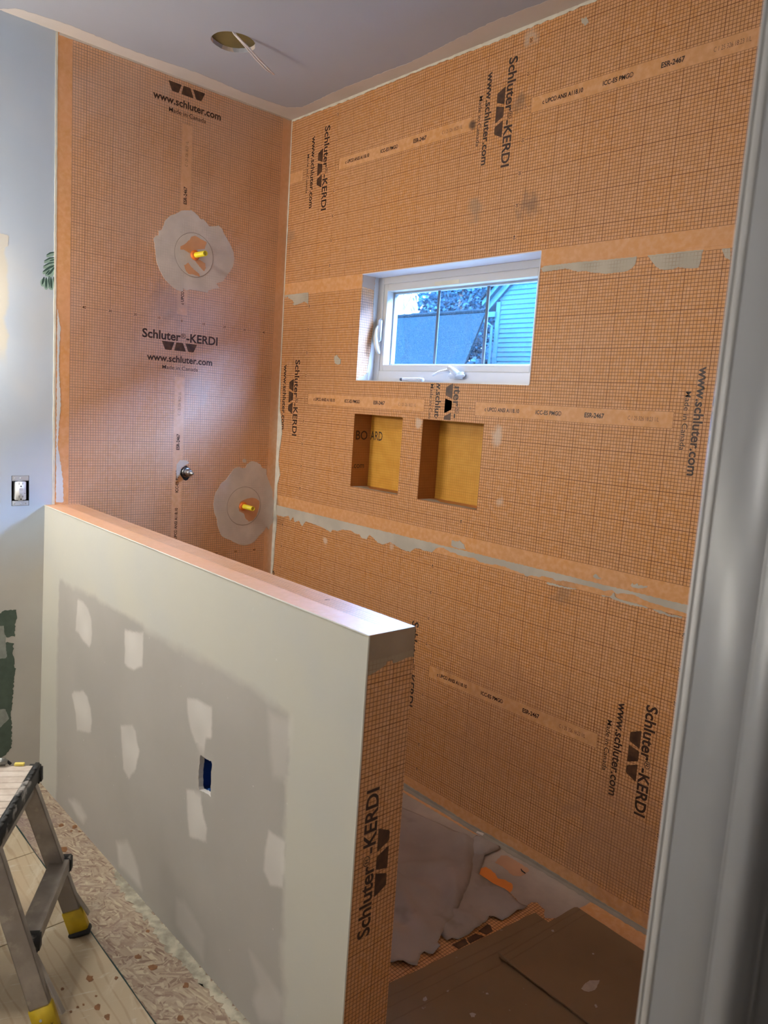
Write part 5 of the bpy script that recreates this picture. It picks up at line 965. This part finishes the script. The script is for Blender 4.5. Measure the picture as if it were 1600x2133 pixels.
# ------------------------------------------------------------------ outside the window
GZ0 = -.6
m_gr = plain('winter_grass', (.03, .035, .025), .95, var=.3, scale=2)
slab('ground', 2, GZ0, 1, -60, 40, .3, 60, .2, [], m_gr, kind='structure', label='ground outside')
m_sid = plain('pale_siding', (.0105, .037, .055), .9, spec=0.0, var=.08, scale=3); m_wtrim = plain('house_trim', (.0135, .045, .066), .9, spec=0.0); m_roof = plain('dark_shingle', (.0022, .0066, .0098), 1.0, spec=0.0, var=.35, scale=40)
nh = empty('neighbour_house', (-7.5, 13.5, GZ0), label='house with pale horizontal siding and a sloping gable, right side of the window view', cat='house')
yy = 13.0; xl = -9.50
def rake(x): return 4.30 + (x + 9.57) * 0.92           # underside of the gable rake
z = GZ0; k = 0; dz = .115
ridge = -5.5
while z < 8:
    xa = xl if z < rake(xl) else -9.57 + (z - 4.30) / .92
    xb = 2 * ridge - xa
    if xa >= xb - .2: break
    b = MB(); V = [(xa, yy - .022, z), (xb, yy - .022, z), (xb, yy, z + dz), (xa, yy, z + dz), (xa, yy + .02, z), (xb, yy + .02, z), (xb, yy + .02, z + dz), (xa, yy + .02, z + dz)]
    b.add(V, [(0, 1, 2, 3), (7, 6, 5, 4), (0, 4, 5, 1), (3, 2, 6, 7), (0, 3, 7, 4), (1, 5, 6, 2)]); b.build('siding_board', m_sid, nh); z += dz; k += 1
b = MB(); b.box((xl, yy + .02, GZ0), (2 * ridge - xl, yy + 6, rake(xl))); b.build('house_body', m_sid, nh)
b = MB(); b.box((xl - .07, yy - .05, GZ0), (xl + .05, yy + .02, rake(xl - .07))); b.build('corner_post', m_wtrim, nh)
for off, w, dy, m in ((0, .20, .10, m_wtrim), (.20, .14, .22, m_wtrim), (.34, .07, .30, m_roof)):
    b = MB(); za = rake(xl - .40); V = []
    for y_ in (yy - dy, yy + 6): V += [(xl - .40, y_, za + off), (ridge, y_, rake(ridge) + off), (ridge, y_, rake(ridge) + off + w), (xl - .40, y_, za + off + w)]
    b.add(V, [(0, 1, 2, 3), (7, 6, 5, 4), (0, 3, 7, 4), (1, 5, 6, 2), (3, 2, 6, 7), (0, 4, 5, 1)])
    b.build('rake_board' if m is m_wtrim else 'roof_slope', m, nh)
b = MB(); b.box((xl - .40, yy - .12, 3.93), (xl - .04, yy, 4.06)); b.build('eave_return', m_wtrim, nh)
b = MB(); b.tube([(xl - .33, yy - .2, 3.98), (xl - .33, yy - .2, 3.86), (xl - .20, yy - .18, 3.76), (xl - .10, yy - .12, 3.70), (xl - .10, yy - .12, GZ0)], .035, 8); b.build('downspout', m_wtrim, nh)
sky_blocker = empty('neighbour_house', (15, 12, GZ0), label='unseen house further right, added to block low sky light', cat='house')  # never in view; added to screen the low sky from the left wall
b = MB(); b.box((3.5, 8.5, GZ0), (34, 16, 5.6)); b.build('blocker_wall', m_sid, sky_blocker)
b = MB(); V = [(3, 8.1, 5.5), (34.5, 8.1, 5.5), (34.5, 12.2, 7.8), (3, 12.2, 7.8), (3, 16.4, 5.5), (34.5, 16.4, 5.5)]; b.add(V, [(0, 1, 2, 3), (3, 2, 5, 4), (0, 3, 4), (1, 5, 2), (0, 4, 5, 1)]); b.build('roof', m_roof, sky_blocker)
for wx in (6, 10, 14, 18, 24): b = MB(); b.box((wx, 8.46, 1.2), (wx + 1.1, 8.52, 2.7)); b.build('window', m_wtrim, sky_blocker)
gh = empty('neighbour_garage', (-12, 10, GZ0), label='low building with a big dark shingled roof, centre of the window view', cat='house')
b = MB(); V = [(-20, 8.0, 2.34), (-6.05, 8.0, 2.34), (-9.10, 12.0, 3.90), (-20, 12, 3.90), (-20, 6.6, 1.80), (-5.0, 6.6, 1.80)]
b.add(V + [(x, y, z - .12) for x, y, z in V], [(0, 1, 2, 3), (4, 5, 1, 0), (9, 8, 7, 6), (6, 7, 11, 10), (4, 10, 11, 5), (5, 11, 7, 1), (1, 7, 8, 2), (2, 8, 9, 3)]); b.build('shingled_roof', m_roof, gh)
b = MB(); b.box((-19.5, 7.0, GZ0), (-6.4, 11.5, 1.85)); b.build('garage_wall', m_sid, gh)
b = MB(); b.tube([(-20, 12, 3.94), (-9.1, 12, 3.94)], .05, 6); b.build('ridge_cap', m_roof, gh)
def leafy(name, x, y, z0_, h, r, n, seed, mat, label, cone=False, cat='tree', size=.12):
    rq = random.Random(seed); t = empty(name, (x, y, GZ0), label=label, cat=cat); t['group'] = 'trees beyond the neighbouring roof' if cat == 'tree' else 'shrubs by the siding'
    b = MB(); b.tube([(x, y, GZ0), (x, y, z0_ + h * .8)], [.16, .04], 8); b.build('trunk', MATS['bark'], t)
    b = MB()
    for _ in range(n):
        u = rq.random(); zz = z0_ + h * u; rr_ = r * ((1 - u) if cone else math.sqrt(max(.05, 1 - (2 * u - 1) ** 2))) * math.sqrt(rq.random()); a = rq.uniform(0, 6.283); c = Vector((x + rr_ * math.cos(a), y + rr_ * math.sin(a), zz))
        d1 = Vector((rq.gauss(0, 1), rq.gauss(0, 1), rq.gauss(0, .6))).normalized() * size * rq.uniform(.5, 1.2); d2 = d1.cross(Vector((rq.gauss(0, 1), rq.gauss(0, 1), rq.gauss(0, 1)))).normalized() * size * .5
        b.add([c - d1, c - d2, c + d1, c + d2], [(0, 1, 2, 3)])
    b.build('foliage', mat, t, kind='stuff'); return t
MATS['bark'] = plain('bark', (.07, .055, .045), .9); m_leaf = plain('evergreen_leaf', (.010, .034, .058), .9, spec=0.0, var=.5, scale=3); m_leaf2 = plain('shrub_leaf', (.014, .042, .062), .9, spec=0.0, var=.5, scale=3)
leafy('evergreen_tree', -14.5, 17.0, 3.2, 4.6, 1.5, 9000, 1, m_leaf, 'dark leafy tree above the garage roof, left of centre', size=.09)
leafy('evergreen_tree', -11.35, 17.3, 3.0, 5.6, 1.4, 10000, 2, m_leaf, 'dark leafy tree above the garage roof, right of centre', size=.10)
leafy('bare_shrub', -9.98, 12.1, .2, 3.2, .34, 2500, 4, m_leaf2, 'scrubby shrub between the garage roof and the siding', cat='shrub', size=.06)
rq = random.Random(21); b = MB()
for _ in range(18000):
    c = Vector((rq.uniform(-21.3, -14), 22 + rq.uniform(-1, 1), rq.uniform(GZ0, 8.5))); s = rq.uniform(.08, .2)
    d1 = Vector((rq.gauss(0, 1), rq.gauss(0, .4), rq.gauss(0, 1))).normalized() * s; d2 = d1.cross(Vector((rq.gauss(0, .5), 1, rq.gauss(0, .5)))).normalized() * s * .7
    b.add([c - d1, c - d2, c + d1, c + d2], [(0, 1, 2, 3)])
tag(b.build('distant_foliage', m_leaf, None), 'hazy mass of distant tree foliage behind the garage roof', 'foliage', kind='stuff')
bt = empty('bare_tree', (-16.0, 16.5, GZ0), label='leafless tree whose branches cross the sky at the left of the window', cat='tree')
b = MB(); rq = random.Random(8)
def branch(p, d, L, r, dep):
    q = p + d * L; b.tube([tuple(p), tuple((p + q) / 2 + Vector((rq.uniform(-.05, .05), rq.uniform(-.05, .05), 0)) * L), tuple(q)], [r, r * .8, r * .6], 5)
    if dep:
        for _ in range(3): branch(q, (d + Vector((rq.uniform(-.8, .8), rq.uniform(-.4, .4), rq.uniform(-.25, .5)))).normalized(), L * .66, r * .6, dep - 1)
branch(Vector((-16.6, 16.5, GZ0)), Vector((.16, 0, 1)).normalized(), 3.6, .13, 5)
b.build('branches', MATS['bark'], bt)
